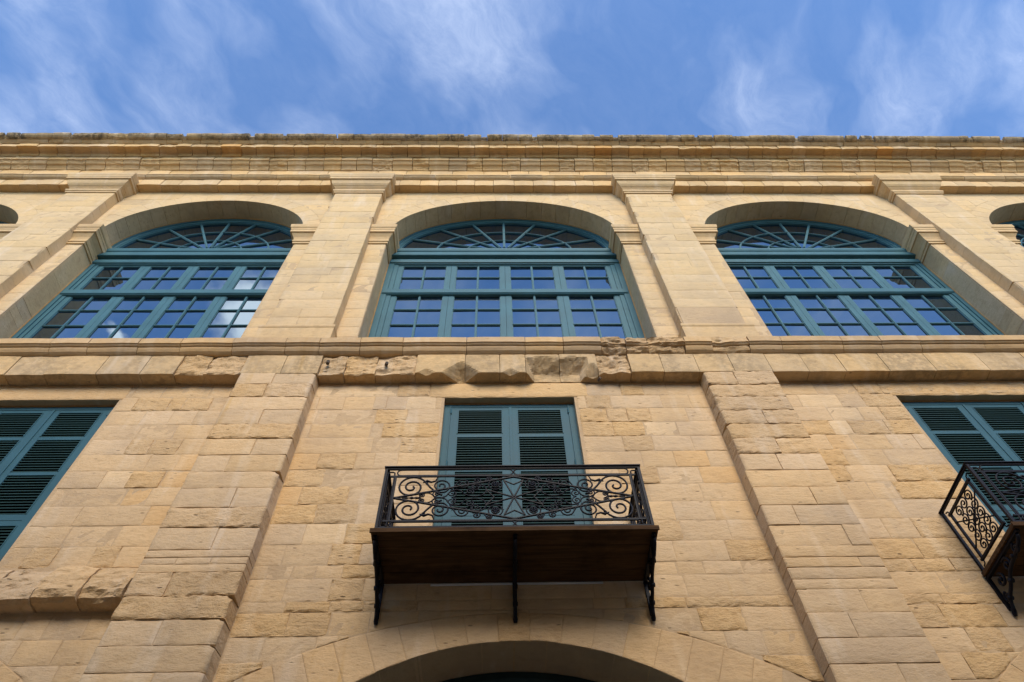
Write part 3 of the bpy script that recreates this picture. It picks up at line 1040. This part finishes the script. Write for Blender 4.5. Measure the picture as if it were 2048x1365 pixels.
# ------------------------------------------------------------------ entablature and cornice
cor = empty('cornice', (0, 0, 0), parent=pal)
rows = [
    ('architrave_block', [(YU, 17.412), (-.130, 17.412), (-.133, 17.42), (-.133, 17.735), (-.130, 17.742), (.05, 17.742)], .42, .52, 'upper_limestone', .04, (1.0, .96, .9), .015),
    ('architrave_mould', [(-.05, 17.745), (-.150, 17.745), (-.160, 17.752), (-.190, 17.768), (-.214, 17.795), (-.226, 17.82), (-.238, 17.822), (-.238, 17.866), (.05, 17.90)], .7, 1.2, 'moulded_limestone', .05, (1.0, .97, .92), 0),
    ('entablature_block', [(.05, 17.88), (-.128, 17.88), (-.128, 18.388), (.05, 18.388)], .5, .8, 'upper_limestone', .03, (1.04, .98, .88), 0),
    ('bed_mould_block', [(-.05, 18.392), (-.140, 18.392), (-.160, 18.405), (-.180, 18.440), (-.222, 18.485), (-.246, 18.500), (-.262, 18.503), (-.280, 18.520), (-.310, 18.560),
                         (-.338, 18.585), (-.356, 18.588), (-.356, 18.764), (.05, 18.764)], .38, .52, 'moulded_limestone', .30, (1.0, .95, .85), .30),
    ('corona_block', [(-.20, 18.768), (-.375, 18.768), (-.395, 18.785), (-.415, 18.822), (-.428, 18.845), (-.46, 18.862), (-.54, 18.862), (-.585, 18.84), (-.600, 18.822), (-.613, 18.822),
                      (-.613, 19.004), (.05, 19.004)], .36, .50, 'moulded_limestone', .25, (1.0, .96, .87), .35),
    ('crown_mould', [(-.30, 19.006), (-.628, 19.006), (-.636, 19.012), (-.636, 19.024), (-.650, 19.03), (-.668, 19.046), (-.690, 19.062), (-.700, 19.064), (-.700, 19.074), (.05, 19.074)], .36, .48, 'moulded_limestone', .10, (.98, .93, .85), .12),
    ('coping_stone', [(-.30, 19.076), (-.715, 19.076), (-.760, 19.090), (-.800, 19.120), (-.826, 19.165), (-.830, 19.205), (-.815, 19.235), (-.770, 19.25), (.05, 19.262)], .36, .52, 'coping_limestone', .12, (1, 1, 1), .15),
]
for ri, (nm, prof, wmin, wmax, mat, er, base, pr) in enumerate(rows):
    xs = breaks(LW, LE, wmin, wmax, random.Random(40 + ri))
    for xa, xb in zip(xs[:-1], xs[1:]):
        e = rng.uniform(0, er)
        if rng.random() < pr:
            e += rng.uniform(.2, .5)
        t_ = tint(.10, .07, base)
        if nm == 'corona_block' and rng.random() < .07:
            t_ = (1.04, .86, .60); e = 0
        if nm == 'coping_stone':
            dz = rng.choice([0, 0, 0, 0, .004, -.008, -.012, -.035 if rng.random() < .5 else 0])
            prof2 = [(y, z + (dz if z > 19.19 else 0)) for y, z in prof]
            if rng.random() < .38:          # a corner broken off at the joint
                wc = rng.uniform(.05, .15)
                dy_ = rng.uniform(.035, .11)
                moulded(nm, cor, [(min(-.32, y + dy_), z - .3 * dy_ * (z > 19.15)) for y, z in prof2[1:-1]], xb - wc, xb, mat, erode=.4, yback=.3, gap=.002, tnt=t_, wear=.15)
                xb -= wc
            o = moulded(nm, cor, prof2, xa, xb, mat, erode=e, yback=.3, gap=.0035, tnt=t_, jit=.005, wear=.3)
        else:
            moulded(nm, cor, prof, xa, xb, mat, erode=e, yback=.3, gap=.0065 if nm in ('bed_mould_block', 'corona_block') else .005, tnt=t_, wear=.35, jit=.007)

# ------------------------------------------------------------------ arched windows
def clip_low(poly, zmin):
    out = []
    for i in range(len(poly)):
        (xa, za), (xb, zb) = poly[i - 1], poly[i]
        ia, ib = za >= zmin, zb >= zmin
        if ia != ib:
            f = (zmin - za) / (zb - za)
            out.append((xa + (xb - xa) * f, zmin))
        if ib:
            out.append((xb, zb))
    return out


WLAB = ['arched window at the far left edge, only its arch end showing',
        'left arched window with bright white cloud mirrored in its lower panes',
        'middle arched window above the balcony door',
        'right arched window with plain blue sky in its panes',
        'arched window at the far right edge, only its arch end showing']
ZT = 15.08        # transom top
ZMID = (13.235, 13.412)
for wi, (c, hw) in enumerate(WINS):
    win = empty('arched_window', (c, YW, 10.42), parent=pal, label=WLAB[wi])
    far = wi in (0, 4)
    dx, dy, dz0 = -c, -YW, -10.42

    def put(mb, name, mat, smooth=False):
        mb.v = [(x + dx, y + dy, z + dz0) for x, y, z in mb.v]
        return mb.build(name, mat, win, smooth)
    b_ = CROWN - SPRING
    # sealant bead round the opening
    mb = MB()
    rings = []
    for k in range(49):
        an = math.pi * k / 48
        cx, cz = math.cos(an), math.sin(an)
        rings.append([(c + (hw + .01) * cx, YW - .012, SPRING + (b_ + .01) * cz), (c + (hw - .016) * cx, YW - .010, SPRING + (b_ - .016) * cz), (c + (hw - .018) * cx, YW + .03, SPRING + (b_ - .018) * cz)])
    mb.loft(rings)
    for sd in (-1, 1):
        xa = c + sd * hw
        mb.box(min(xa - sd * .004, xa - sd * .020), max(xa - sd * .004, xa - sd * .020), YW - .010, YW + .03, 10.42, 14.52)
    put(mb, 'sealant_bead', 'sealant')
    # casing: two stepped boards on each side and round the head
    mb = MB()
    FW = .15 if wi != 2 else .20
    for sd in (-1, 1):
        xe = c + sd * (hw - .021)
        a1, a2 = sorted((xe, xe - sd * FW * .55))
        mb.box(a1, a2, YW, YW + .14, 10.42, ZT - .05)
        a1, a2 = sorted((xe - sd * FW * .55 - sd * .001, xe - sd * FW))
        mb.box(a1, a2, YW + .022, YW + .14, 10.42, ZT - .05)
    rings = []
    for k in range(57):
        an = math.pi * k / 56
        cx, cz = math.cos(an), math.sin(an)
        pr = []
        for t, yy in ((.022, .0), (.065, .0), (.070, .022), (.085, .03), (.125, .03), (.130, .045), (.160, .045), (.165, .09)):
            z = SPRING + (b_ - t) * cz
            pr.append((c + (hw - t) * cx, YW + yy, max(z, ZT - .02)))
        rings.append(pr)
    mb.loft(rings)
    put(mb, 'casing', 'teal_paint')
    # moulded transom
    prof = [(.62, 14.49), (.535, 14.49), (.535, 14.515), (.505, 14.52), (.500, 14.545), (.475, 14.55), (.462, 14.60), (.462, 14.655), (.500, 14.66), (.500, 14.745), (.470, 14.75),
            (.420, 14.755), (.405, 14.765), (.405, 14.875), (.425, 14.885), (.430, 14.955), (.415, 14.965), (.400, 15.00), (.395, 15.06), (.405, 15.082), (.62, 15.10)]
    off = YW - .52 + .02
    mb = MB().extrude_x([(y + off, z) for y, z in prof], c - hw + .024, c + hw - .024)
    put(mb, 'transom', 'teal_paint')
    # rail between the upper and the lower sashes
    prof = [(.62, 13.225), (.520, 13.225), (.505, 13.240), (.490, 13.252), (.490, 13.385), (.505, 13.400), (.520, 13.415), (.62, 13.415)]
    mb = MB().extrude_x([(y + .005, z) for y, z in prof], c - hw + .05, c + hw - .05)
    put(mb, 'middle_rail', 'teal_paint')
    # sashes and panes
    inner = hw - .021 - FW
    pitch = 2 * inner / 4
    ys, yg = YW + .04, YW + .068
    if not far:
        for q in range(4):
            xa, xb = c - inner + pitch * q + .0025, c - inner + pitch * (q + 1) - .0025
            for (z0, z1, nr) in ((10.44, 13.285, 5), (13.42, 14.535, 2)):
                mb = MB()
                st, rl = .105, .06
                if nr == 5:
                    zg = [13.255 - .5385 * k for k in range(6)]
                    zb, zt = zg[5] + .02, zg[0]
                    zl = [zg[k] for k in range(5, -1, -1)]
                    zl[0] = zb
                else:
                    zb, zt = 13.50, 14.475
                    zl = [zb, 13.995, zt]
                mb.box(xa, xa + st, ys, ys + .05, z0, z1).box(xb - st, xb, ys, ys + .05, z0, z1)
                mb.box(xa + st, xb - st, ys + .002, ys + .05, z0, zb).box(xa + st, xb - st, ys + .002, ys + .05, zt, z1)
                xm = (xa + xb) / 2
                mb.box(xm - .021, xm + .021, ys + .006, ys + .05, zb, zt)
                mb.box(xm - .010, xm + .010, ys - .004, ys + .006, zb, zt)
                # bead along the stiles
                mb.box(xa + st, xa + st + .012, ys + .014, ys + .05, zb, zt).box(xb - st - .012, xb - st, ys + .014, ys + .05, zb, zt)
                for k in range(1, len(zl) - 1):
                    z = zl[k]
                    for (u0, u1) in ((xa + st, xm - .021), (xm + .021, xb - st)):
                        mb.box(u0, u1, ys + .008, ys + .05, z - .020, z + .020)
                        mb.box(u0, u1, ys - .002, ys + .008, z - .009, z + .009)
                put(mb, 'sash', 'teal_paint')
                for k in range(len(zl) - 1):
                    for (u0, u1) in ((xa + st - .01, xm - .002), (xm + .002, xb - st + .01)):
                        tl = rng.uniform(-.002, .002)
                        tw = rng.uniform(-.002, .002)
                        g_ = MB()
                        g_.loft([[(u0, yg + tl, zl[k] - .008), (u1, yg + tw, zl[k] - .008), (u1, yg + .006, zl[k] - .008), (u0, yg + .006, zl[k] - .008)],
                                 [(u0, yg - tw, zl[k + 1] + .008), (u1, yg - tl, zl[k + 1] + .008), (u1, yg + .006, zl[k + 1] + .008), (u0, yg + .006, zl[k + 1] + .008)]], closed=True, cap=True)
                        g_.f = [tuple(reversed(f)) for f in g_.f]
                        put(g_, 'pane', 'window_glass')
    else:
        g_ = MB().box(c - inner, c + inner, yg, yg + .006, 10.44, 14.55)
        put(g_, 'glazing', 'window_glass')
    # fanlight: spokes and two rings
    zc = 15.27
    A, B = hw - .165, SPRING + b_ - .165 - zc
    angs = [-90, -66, -40, -18.5, 0, 18.5, 40, 66, 90]
    pt = lambda r, d: (c + A * r * math.sin(math.radians(d)), zc + B * r * math.cos(math.radians(d)))
    mb = MB()
    for d in angs[1:-1]:
        (xa, za), (xb, zb) = pt(.12, d), pt(1.01, d)
        f = max(0, (ZT - .02 - za) / (zb - za))
        xa, za = xa + (xb - xa) * f, za + (zb - za) * f
        nx_, nz_ = -(zb - za), (xb - xa)
        L = math.hypot(nx_, nz_); nx_, nz_ = nx_ / L, nz_ / L
        for hw2, y0, y1 in ((.026, YW + .058, YW + .10), (.009, YW + .046, YW + .058)):
            mb.prism([(xa - nx_ * hw2, za - nz_ * hw2), (xb - nx_ * hw2, zb - nz_ * hw2), (xb + nx_ * hw2, zb + nz_ * hw2), (xa + nx_ * hw2, za + nz_ * hw2)], y0, y1)
    for fr in (.36, .655):
        for hw2, y0, y1 in ((.021, YW + .060, YW + .10), (.009, YW + .048, YW + .060)):
            rings = []
            for k in range(61):
                d = -90 + 180 * k / 60
                x_, z_ = pt(fr, d)
                if z_ < ZT - .03:
                    continue
                x2, z2 = pt(fr + hw2 / A, d)
                x1, z1 = pt(fr - hw2 / A, d)
                rings.append([(x1, y1, z1), (x1, y0, z1), (x2, y0, z2), (x2, y1, z2)])
            mb.loft(rings, closed=True)
    put(mb, 'fanlight_bars', 'teal_paint')
    for r0, r1 in ((.0, .36), (.36, .655), (.655, 1.03)):
        for d0, d1 in zip(angs[:-1], angs[1:]):
            poly = [pt(r1, d0 + (d1 - d0) * k / 5) for k in range(6)] + [pt(r0, d1 + (d0 - d1) * k / 5) for k in range(6)]
            poly = clip_low(poly, ZT - .02)
            if len(poly) < 3:
                continue
            area = abs(sum(poly[i - 1][0] * poly[i][1] - poly[i][0] * poly[i - 1][1] for i in range(len(poly)))) / 2
            if area < .002:
                continue
            put(MB().prism(poly[::-1], YW + .085, YW + .091), 'fanlight_pane', 'window_glass')
    put(MB().box(c - A, c + A, YW + .085, YW + .091, ZT - .02, zc), 'glazing_strip', 'window_glass')
    # dark room behind
    put(MB().box(c - hw + .03, c + hw - .03, YW + .135, YW + .15, 10.43, SPRING), 'room_backing', 'dark_interior')

# ------------------------------------------------------------------ shuttered doors
SLAB = ['teal louvred shutters at the left edge without a balcony', 'teal louvred shutters of the middle balcony door', 'teal louvred shutters behind the right balcony']
slat_mesh = {}
for di, (a, b2, k) in enumerate(DOORS):
    cx = (a + b2) / 2
    zb = 6.16
    sh = empty('shuttered_door', (cx, .1, zb), parent=pal, label=SLAB[di])

    def put(mb, name, mat, smooth=False):
        mb.v = [(x - cx, y - .1, z - zb) for x, y, z in mb.v]
        return mb.build(name, mat, sh, smooth)
    YD = .10
    # casing and sealant
    mb = MB()
    fw = .080
    mb.box(a, a + fw, YD, YD + .12, zb, LINTEL - .03).box(b2 - fw, b2, YD, YD + .12, zb, LINTEL - .03)
    mb.box(a + fw, b2 - fw, YD + .002, YD + .12, LINTEL - .09, LINTEL - .03)
    mb.box(a + fw - .001, a + fw + .012, YD - .012, YD + .05, zb, LINTEL - .06).box(b2 - fw - .012, b2 - fw + .001, YD - .012, YD + .05, zb, LINTEL - .06)
    put(mb, 'casing', 'shutter_paint')
    mb = MB()
    mb.box(a - .045, a - .001, YD - .004, YD + .12, zb, LINTEL).box(b2 + .001, b2 + .045, YD - .004, YD + .12, zb, LINTEL)
    mb.box(a - .001, b2 + .001, YD - .002, YD + .12, LINTEL - .0295, LINTEL - .001)
    put(mb, 'sealant_bead', 'sealant')
    put(MB().box(a + .02, b2 - .02, YD + .125, YD + .14, zb, LINTEL - .03), 'room_backing', 'dark_interior')
    seam = cx
    ztop = LINTEL - .095
    for leaf_i, (xa, xb) in enumerate(((a + fw + .014, seam - .003), (seam + .003, b2 - fw - .014))):
        st = .100
        mb = MB()
        mb.box(xa, xa + st, YD + .005, YD + .05, zb + .02, ztop).box(xb - st, xb, YD + .005, YD + .05, zb + .02, ztop)
        rails = [(ztop - .055, ztop), (8.57, 8.63), (7.915, 7.97), (7.10, 7.27), (zb + .02, zb + .16)]
        for z0, z1 in rails:
            mb.box(xa + st, xb - st, YD + .007, YD + .048, z0, z1)
        mb.box(xa + st, xb - st, YD + .003, YD + .007, 7.178, 7.186)
        # bevelled stops beside the louvres
        for z0, z1 in ((8.63, ztop - .055), (7.97, 8.57), (7.27, 7.915), (zb + .16, 7.10)):
            mb.box(xa + st, xa + st + .012, YD - .001, YD + .03, z0 + .004, z1 - .004).box(xb - st - .012, xb - st, YD - .001, YD + .03, z0 + .004, z1 - .004)
        # hinge knuckles and meeting bead
        hx = xa if leaf_i == 0 else xb
        for hz in (9.10, 8.05, 6.6):
            mb.tube([(hx, YD - .008, hz - .05), (hx, YD - .008, hz + .05)], .012, 8)
        if leaf_i == 1:
            mb.box(xa - .012, xa + .022, YD - .006, YD + .005, zb + .03, ztop - .004)
        put(mb, 'leaf_frame', 'shutter_paint')
        sl_w = xb - xa - 2 * st - .024
        key = round(sl_w, 3)
        if key not in slat_mesh:
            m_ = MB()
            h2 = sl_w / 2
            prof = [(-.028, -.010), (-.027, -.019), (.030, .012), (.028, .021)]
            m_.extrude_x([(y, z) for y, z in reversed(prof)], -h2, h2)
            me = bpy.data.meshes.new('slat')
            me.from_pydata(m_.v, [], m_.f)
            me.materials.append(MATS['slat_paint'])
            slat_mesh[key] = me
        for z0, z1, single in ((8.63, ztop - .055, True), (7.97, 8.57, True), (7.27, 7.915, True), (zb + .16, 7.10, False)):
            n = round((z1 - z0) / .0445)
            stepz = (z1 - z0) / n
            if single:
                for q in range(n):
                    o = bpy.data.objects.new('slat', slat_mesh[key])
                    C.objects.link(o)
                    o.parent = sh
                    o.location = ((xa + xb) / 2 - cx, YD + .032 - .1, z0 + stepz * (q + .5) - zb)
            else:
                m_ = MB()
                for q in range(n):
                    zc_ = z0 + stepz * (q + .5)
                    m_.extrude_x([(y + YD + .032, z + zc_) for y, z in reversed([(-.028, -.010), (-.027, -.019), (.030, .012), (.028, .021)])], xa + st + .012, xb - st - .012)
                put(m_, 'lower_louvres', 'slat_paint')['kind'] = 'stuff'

# ------------------------------------------------------------------ small ironwork left in the wall, and a painted light gap
def stub(px_, py_, r):
    p = at(px_, py_, -.21)
    mb = MB().tube([(p.x, -.20, p.z), (p.x + .02, -.255, p.z - .01)], r, 6)
    mb.build('iron_stub', 'rusty_iron', pal)


stub(655, 727, .028)
stub(772, 730, .026)
stub(1197, 760, .018)
MB().tube([(at(862, 1169).x, -.025, 6.128), (at(1025, 1167).x, -.022, 6.135), (at(1205, 1166).x, -.025, 6.132)], .012, 8).build('light_gap_strip', 'light_gap_white', pal)  # pale strip stands in for light in the gap between balcony and wall

# ------------------------------------------------------------------ wrought-iron balconies
def spiral(cx, cz, R, turns, start, direction, n=34, r_in=.10, sx=1.0):
    """from the outside in; start: angle in degrees where the outer end lies"""
    pts = []
    for i in range(n + 1):
        t = i / n
        r = R * ((1 - t) ** .95 * (1 - r_in) + r_in)
        an = math.radians(start) + direction * 2 * math.pi * turns * t
        pts.append((cx + sx * r * math.cos(an), cz + r * math.sin(an)))
    return pts


def bez(p0, p1, p2, p3, n=12):
    out = []
    for i in range(n + 1):
        t = i / n
        q = [(1 - t) ** 3 * a + 3 * (1 - t) ** 2 * t * b_ + 3 * (1 - t) * t * t * c_ + t ** 3 * d for a, b_, c_, d in zip(p0, p1, p2, p3)]
        out.append(tuple(q))
    return out


def make_balcony(cx, W, label, zs=6.15, depth=.785):
    bal = empty('wrought_iron_balcony', (cx, 0, zs), category='balcony', label=label, group='iron balconies on the front')
    IR = 'black_iron'
    # timber floor: planks along the wall in a frame
    pl = [-.02, -.20, -.39, -.585, -depth - .01]
    fl = empty('floor', (0, 0, 0), parent=bal)
    for i in range(4):
        ya, yb_ = pl[i + 1] + .003, pl[i] - .003
        o = MB().box(-W - .02, W + .02, ya, yb_, .0 + .002 * (i % 2), .045).build('floor_plank', 'stained_timber', fl)
    MB().box(-W - .03, W + .03, -depth - .030, -depth - .011, -.002, .046).build('front_fascia', 'stained_timber', bal)
    H0, H1 = .055, .905
    yf = -depth - .005
    # handrail: flat bar round three sides
    mb = MB()
    mb.box(-W, W, yf - .028, yf + .022, H1 - .012, H1).box(-W, -W + .05, yf + .022, -.0, H1 - .012, H1).box(W - .05, W, yf + .022, -.0, H1 - .012, H1)
    mb.box(-W + .004, W - .004, yf - .012, yf + .010, H1 - .034, H1 - .0125)
    for sx in (-1, 1):
        a1, a2 = sorted((sx * (W - .012), sx * (W - .034)))
        mb.box(a1, a2, yf + .0105, -.0, H1 - .034, H1 - .0125)
    mb.build('handrail', IR, bal)
    for sx in (-1, 1):
        for yy in (yf, -.03):
            MB().box(sx * (W - .022) - .014, sx * (W - .022) + .014, yy - .014, yy + .014, H0, H1 - .03).build('post', IR, bal)

    # ---- front railing
    fr = empty('front_railing', (0, yf, 0), parent=bal)
    T2 = lambda pts: [(x, 0, z) for x, z in pts]
    ix, iz0, iz1 = W - .135, H0 + .095, H1 - .135      # inner frame
    mb = MB()
    mb.box(-W + .036, W - .036, -.010, .010, H0, H0 + .018)
    mb.build('bottom_rail', IR, fr)
    mb = MB()
    for z in (iz0, iz1):
        mb.box(-ix - .06, ix + .06, -.009, .009, z - .009, z + .009)
    for sx in (-1, 1):
        mb.box(sx * ix - .009, sx * ix + .009, -.008, .008, iz0 + .009, iz1 - .009)
    mb.build('inner_frame', IR, fr)

    def link(x0, x1, z0, z1, r):
        pts = []
        for (ccx, ccz, a0) in ((x1 - r, z1 - r, 0), (x0 + r, z1 - r, 90), (x0 + r, z0 + r, 180), (x1 - r, z0 + r, 270)):
            for q in range(5):
                an = math.radians(a0 + 90 * q / 4)
                pts.append((ccx + r * math.cos(an), 0, ccz + r * math.sin(an)))
        return pts + [pts[0]]
    for z0, z1 in ((H0 + .018, iz0 - .009), (iz1 + .009, H1 - .034)):
        for x0, x1 in ((-ix + .01, -.006), (.006, ix - .01)):
            MB().tube(link(x0, x1, z0 + .004, z1 - .004, (z1 - z0) / 2 - .006), 0.0084, 6, False).build('link_bar', IR, fr, True)
    for sx in (-1, 1):
        a1, a2 = sorted((sx * (ix + .018), sx * (W - .045)))
        MB().tube(link(a1, a2, H0 + .022, H1 - .07, .024), 0.0084, 6, False).build('link_bar', IR, fr, True)
    hzc = (iz0 + iz1) / 2
    hh = (iz1 - iz0) / 2 - .009
    U = lambda u, v: (u * (ix - .009), hzc + v * hh)
    # lozenge and star
    for sx in (-1, 1):
        for sz in (-1, 1):
            MB().tube(T2([U(sx * 1.0, 0), U(0, sz * .97)]), 0.0123, 6).build('lozenge_bar', IR, fr)
            MB().tube(T2([U(0, 0), U(sx * .235, sz * .35)]), 0.0097, 6).build('star_bar', IR, fr)
            MB().tube(T2([U(0, 0), U(sx * .083, sz * .80)]), 0.0097, 6).build('star_bar', IR, fr)
            MB().tube(T2([U(sx * .235, sz * .35), U(sx * .165, 0)]), 0.0084, 6).build('star_bar', IR, fr)
            MB().tube(T2([U(sx * .083, sz * .80), U(0, sz * .60)]), 0.0084, 6).build('star_bar', IR, fr)

    def sc_(pts, r=0.0097, nm='scroll'):
        for sx in (-1, 1):
            for sz in (-1, 1):
                MB().tube([(sx * (x), 0, hzc + sz * (z - hzc)) for x, z in pts], r, 6).build(nm, IR, fr, True)

    def S(u, v, R, turns, start, d, lead=None):
        x, z = U(u, v)
        p = spiral(x, z, R, turns, start, d)
        if lead:
            p = [U(*q) for q in lead] + p
        return p
    k = ix / 1.26
    # big corner volute with its tail running into the first wave
    p = spiral(U(-.862, .50)[0], U(-.862, .50)[1], .155, 2.0, 40, 1, 46)
    tail = bez(U(-.60, .12), U(-.66, .2), U(-.74, .68), p[0])
    sc_(tail + p[1:], 0.0111)
    q = spiral(U(-.615, .55)[0], U(-.615, .55)[1], .098, 1.75, -60, 1, 36)
    lead = bez(U(-.735, .72), U(-.72, .45), U(-.64, -.02 + .18), q[0])
    sc_(lead + q[1:], 0.0097)
    for (u, v, R, st, d, lu, lv) in ((-.425, .62, .070, 150, 1, -.53, .33), (-.31, .80, .046, -140, -1, -.36, .56), (-.205, .86, .032, 150, 1, -.25, .72)):
        p = spiral(U(u, v)[0], U(u, v)[1], R, 1.7, st, -d, 30)
        sc_(bez(U(lu, lv), U(lu + .02, lv + .12), p[0], p[0], 6) + p[1:], 0.0084)
    # leaf on the volute
    lf = [U(-.77, .72), U(-.735, .80), U(-.70, .74), U(-.665, .79), U(-.65, .97)]
    for sx in (-1, 1):
        for sz in (-1, 1):
            MB().tube([(sx * x, 0, hzc + sz * (z - hzc)) for x, z in lf], [.006, .015, .011, .010, .006], 6).build('iron_leaf', IR, fr, True)
    # inside the lozenge
    for (u, v, R, turns, st, d) in ((-.645, .19, .046, 1.6, -90, -1), (-.52, .17, .052, 1.6, -90, 1), (-.37, .28, .045, 1.6, -60, 1), (-.315, .46, .052, 1.6, 0, 1), (-.765, .11, .030, 1.5, 180, -1)):
        sc_(spiral(U(u, v)[0], U(u, v)[1], R, turns, st, d, 26), .0078)
    sc_(bez(U(-.79, .02), U(-.75, .30), U(-.70, .30), U(-.66, .02)), .0078)
    sc_(bez(U(-.66, .02), U(-.60, -.02), U(-.58, .02), U(-.56, .10)) + bez(U(-.56, .10), U(-.53, .42), U(-.46, .45), U(-.42, .20))[1:], 0.0084)
    sc_(bez(U(-.42, .20), U(-.39, .02), U(-.30, .02), U(-.26, .12)) + bez(U(-.26, .12), U(-.20, .34), U(-.24, .62), U(-.31, .62))[1:] + bez(U(-.31, .62), U(-.36, .60), U(-.37, .45), U(-.33, .40))[1:], 0.0084)
    # rosettes
    for sx in (-1, 1):
        for sz in (-1, 1):
            x0, z0 = U(-.155, .60)
            x0 = sx * x0; z0 = hzc + sz * (z0 - hzc)
            ring = lambda r: [(x0 + r * math.cos(2 * math.pi * q / 18), 0, z0 + r * math.sin(2 * math.pi * q / 18)) for q in range(19)]
            mb = MB().tube(ring(.072), .0078, 6, False).tube(ring(.040), .0078, 6, False)
            for q in range(6):
                an = math.pi / 3 * q
                mb.tube([(x0, 0, z0), (x0 + .032 * math.cos(an), 0, z0 + .032 * math.sin(an))], [.007, .013], 6)
            mb.build('rosette', IR, fr, True)
    for sx in (-1, 1):
        pts = [U(sx * -.93, 0), U(sx * -.89, 0), U(sx * -.87, 0), U(sx * -.85, 0), U(sx * -.83, 0), U(sx * -.81, 0), U(sx * -.77, 0)]
        MB().tube(T2(pts), [.004, .011, .006, .016, .008, .014, .006], 6).build('spear', IR, fr, True)
    # ---- side railings
    for sx in (-1, 1):
        sr = empty('side_railing', (sx * (W - .022), yf / 2, 0), parent=bal)
        L = -yf / 2
        P = lambda y, z: (0, y, z)
        mb = MB().box(-.010, .010, -L + .015, L - .045, H0, H0 + .018)
        iy0, iy1 = -L + .13, L - .13
        for z in (iz0, iz1):
            mb.box(-.013, .013, iy0 - .03, iy1 + .03, z - .013, z + .013)
        for y in (iy0, iy1):
            mb.box(-.012, .012, y - .013, y + .013, iz0 + .013, iz1 - .013)
        mb.build('side_frame', IR, sr)
        for yy in (iy0, iy1):
            for zz in (iz0, iz1):
                dy_ = -.055 if yy == iy0 else .055
                dzz = -.06 if zz == iz0 else .06
                MB().tube([(0, yy, zz), (0, yy + dy_ * .3, zz + dzz * .8), (0, yy + dy_, zz + dzz)], .0078, 6).build('corner_tie', IR, sr, True)
        gy = [(iy0 + iy1) / 2 + d for d in (-.125, 0.0, .125)]
        gz = [iz0 + (iz1 - iz0) * f for f in (.12, .30, .48, .66, .86)]
        for a_, zz in enumerate(gz):
            for b3, yy in enumerate(gy):
                d = 1 if (a_ + b3) % 2 else -1
                p = spiral(yy, zz, .070, 1.7, 90 if d > 0 else -90, d, 26)
                MB().tube([(0, y, z) for y, z in p], 0.0084, 6).build('scroll', IR, sr, True)
        for a_, b3 in ((0, 1), (1, 0)):
            y0_, y1_ = (iy0, iy1) if a_ == 0 else (iy1, iy0)
            MB().tube([(0, y0_, iz0 + .12), (0, (y0_ + y1_) / 2, hzc), (0, y1_, iz1 - .12)], .009, 6).build('cross_bar', IR, sr, True)
    # ---- brackets under the floor
    for bx_ in (-W + .02, 0.0, W - .02):
        br = empty('bracket', (bx_, 0, 0), parent=bal)
        MB().box(-.019, .019, -depth + .02, -.03, -.030, -.001).box(-.019, .019, -.029, -.001, -.40, -.001).build('bracket_plate', IR, br)
        pts = []
        pts += [(0, y, z) for y, z in bez((-depth + .06, -.035), (-depth + .10, -.16), (-.40, -.10), (-.28, -.22), 14)]
        pts += [(0, y, z) for y, z in bez((-.28, -.22), (-.17, -.32), (-.10, -.28), (-.05, -.44), 12)[1:]]
        MB().tube(pts, .019, 8).build('bracket_arm', IR, br, True)
        for (y, z, R, st, d) in ((-.60, -.10, .055, 90, -1), (-.36, -.115, .075, 60, 1), (-.16, -.15, .070, 90, 1), (-.10, -.30, .055, 90, -1)):
            p = spiral(y, z, R, 1.4, st, d, 22)
            MB().tube([(0, a_, b4) for a_, b4 in p], .015, 6).build('bracket_scroll', IR, br, True)
        for (y, z) in ((-.50, -.125), (-.27, -.235), (-.115, -.325)):
            MB().tube([(-.024, y, z), (.024, y, z)], .024, 8).build('collar', IR, br, True)
        MB().tube([(0, -.05, -.40), (0, -.035, -.445), (0, -.022, -.47)], [.020, .024, .018], 8).build('bracket_foot', IR, br, True)
    return bal


make_balcony(.185, 1.385, 'black wrought-iron balcony in front of the middle teal shuttered door')
make_balcony(6.745, 1.585, 'black wrought-iron balcony at the right edge, its scrolled side panel showing')

# ------------------------------------------------------------------ render settings
scene.render.engine = 'CYCLES'
scene.cycles.max_bounces = 6
scene.cycles.diffuse_bounces = 4
scene.cycles.glossy_bounces = 3
scene.cycles.use_adaptive_sampling = True
scene.cycles.adaptive_threshold = 0.02
scene.render.resolution_x = 1024
scene.render.resolution_y = 682
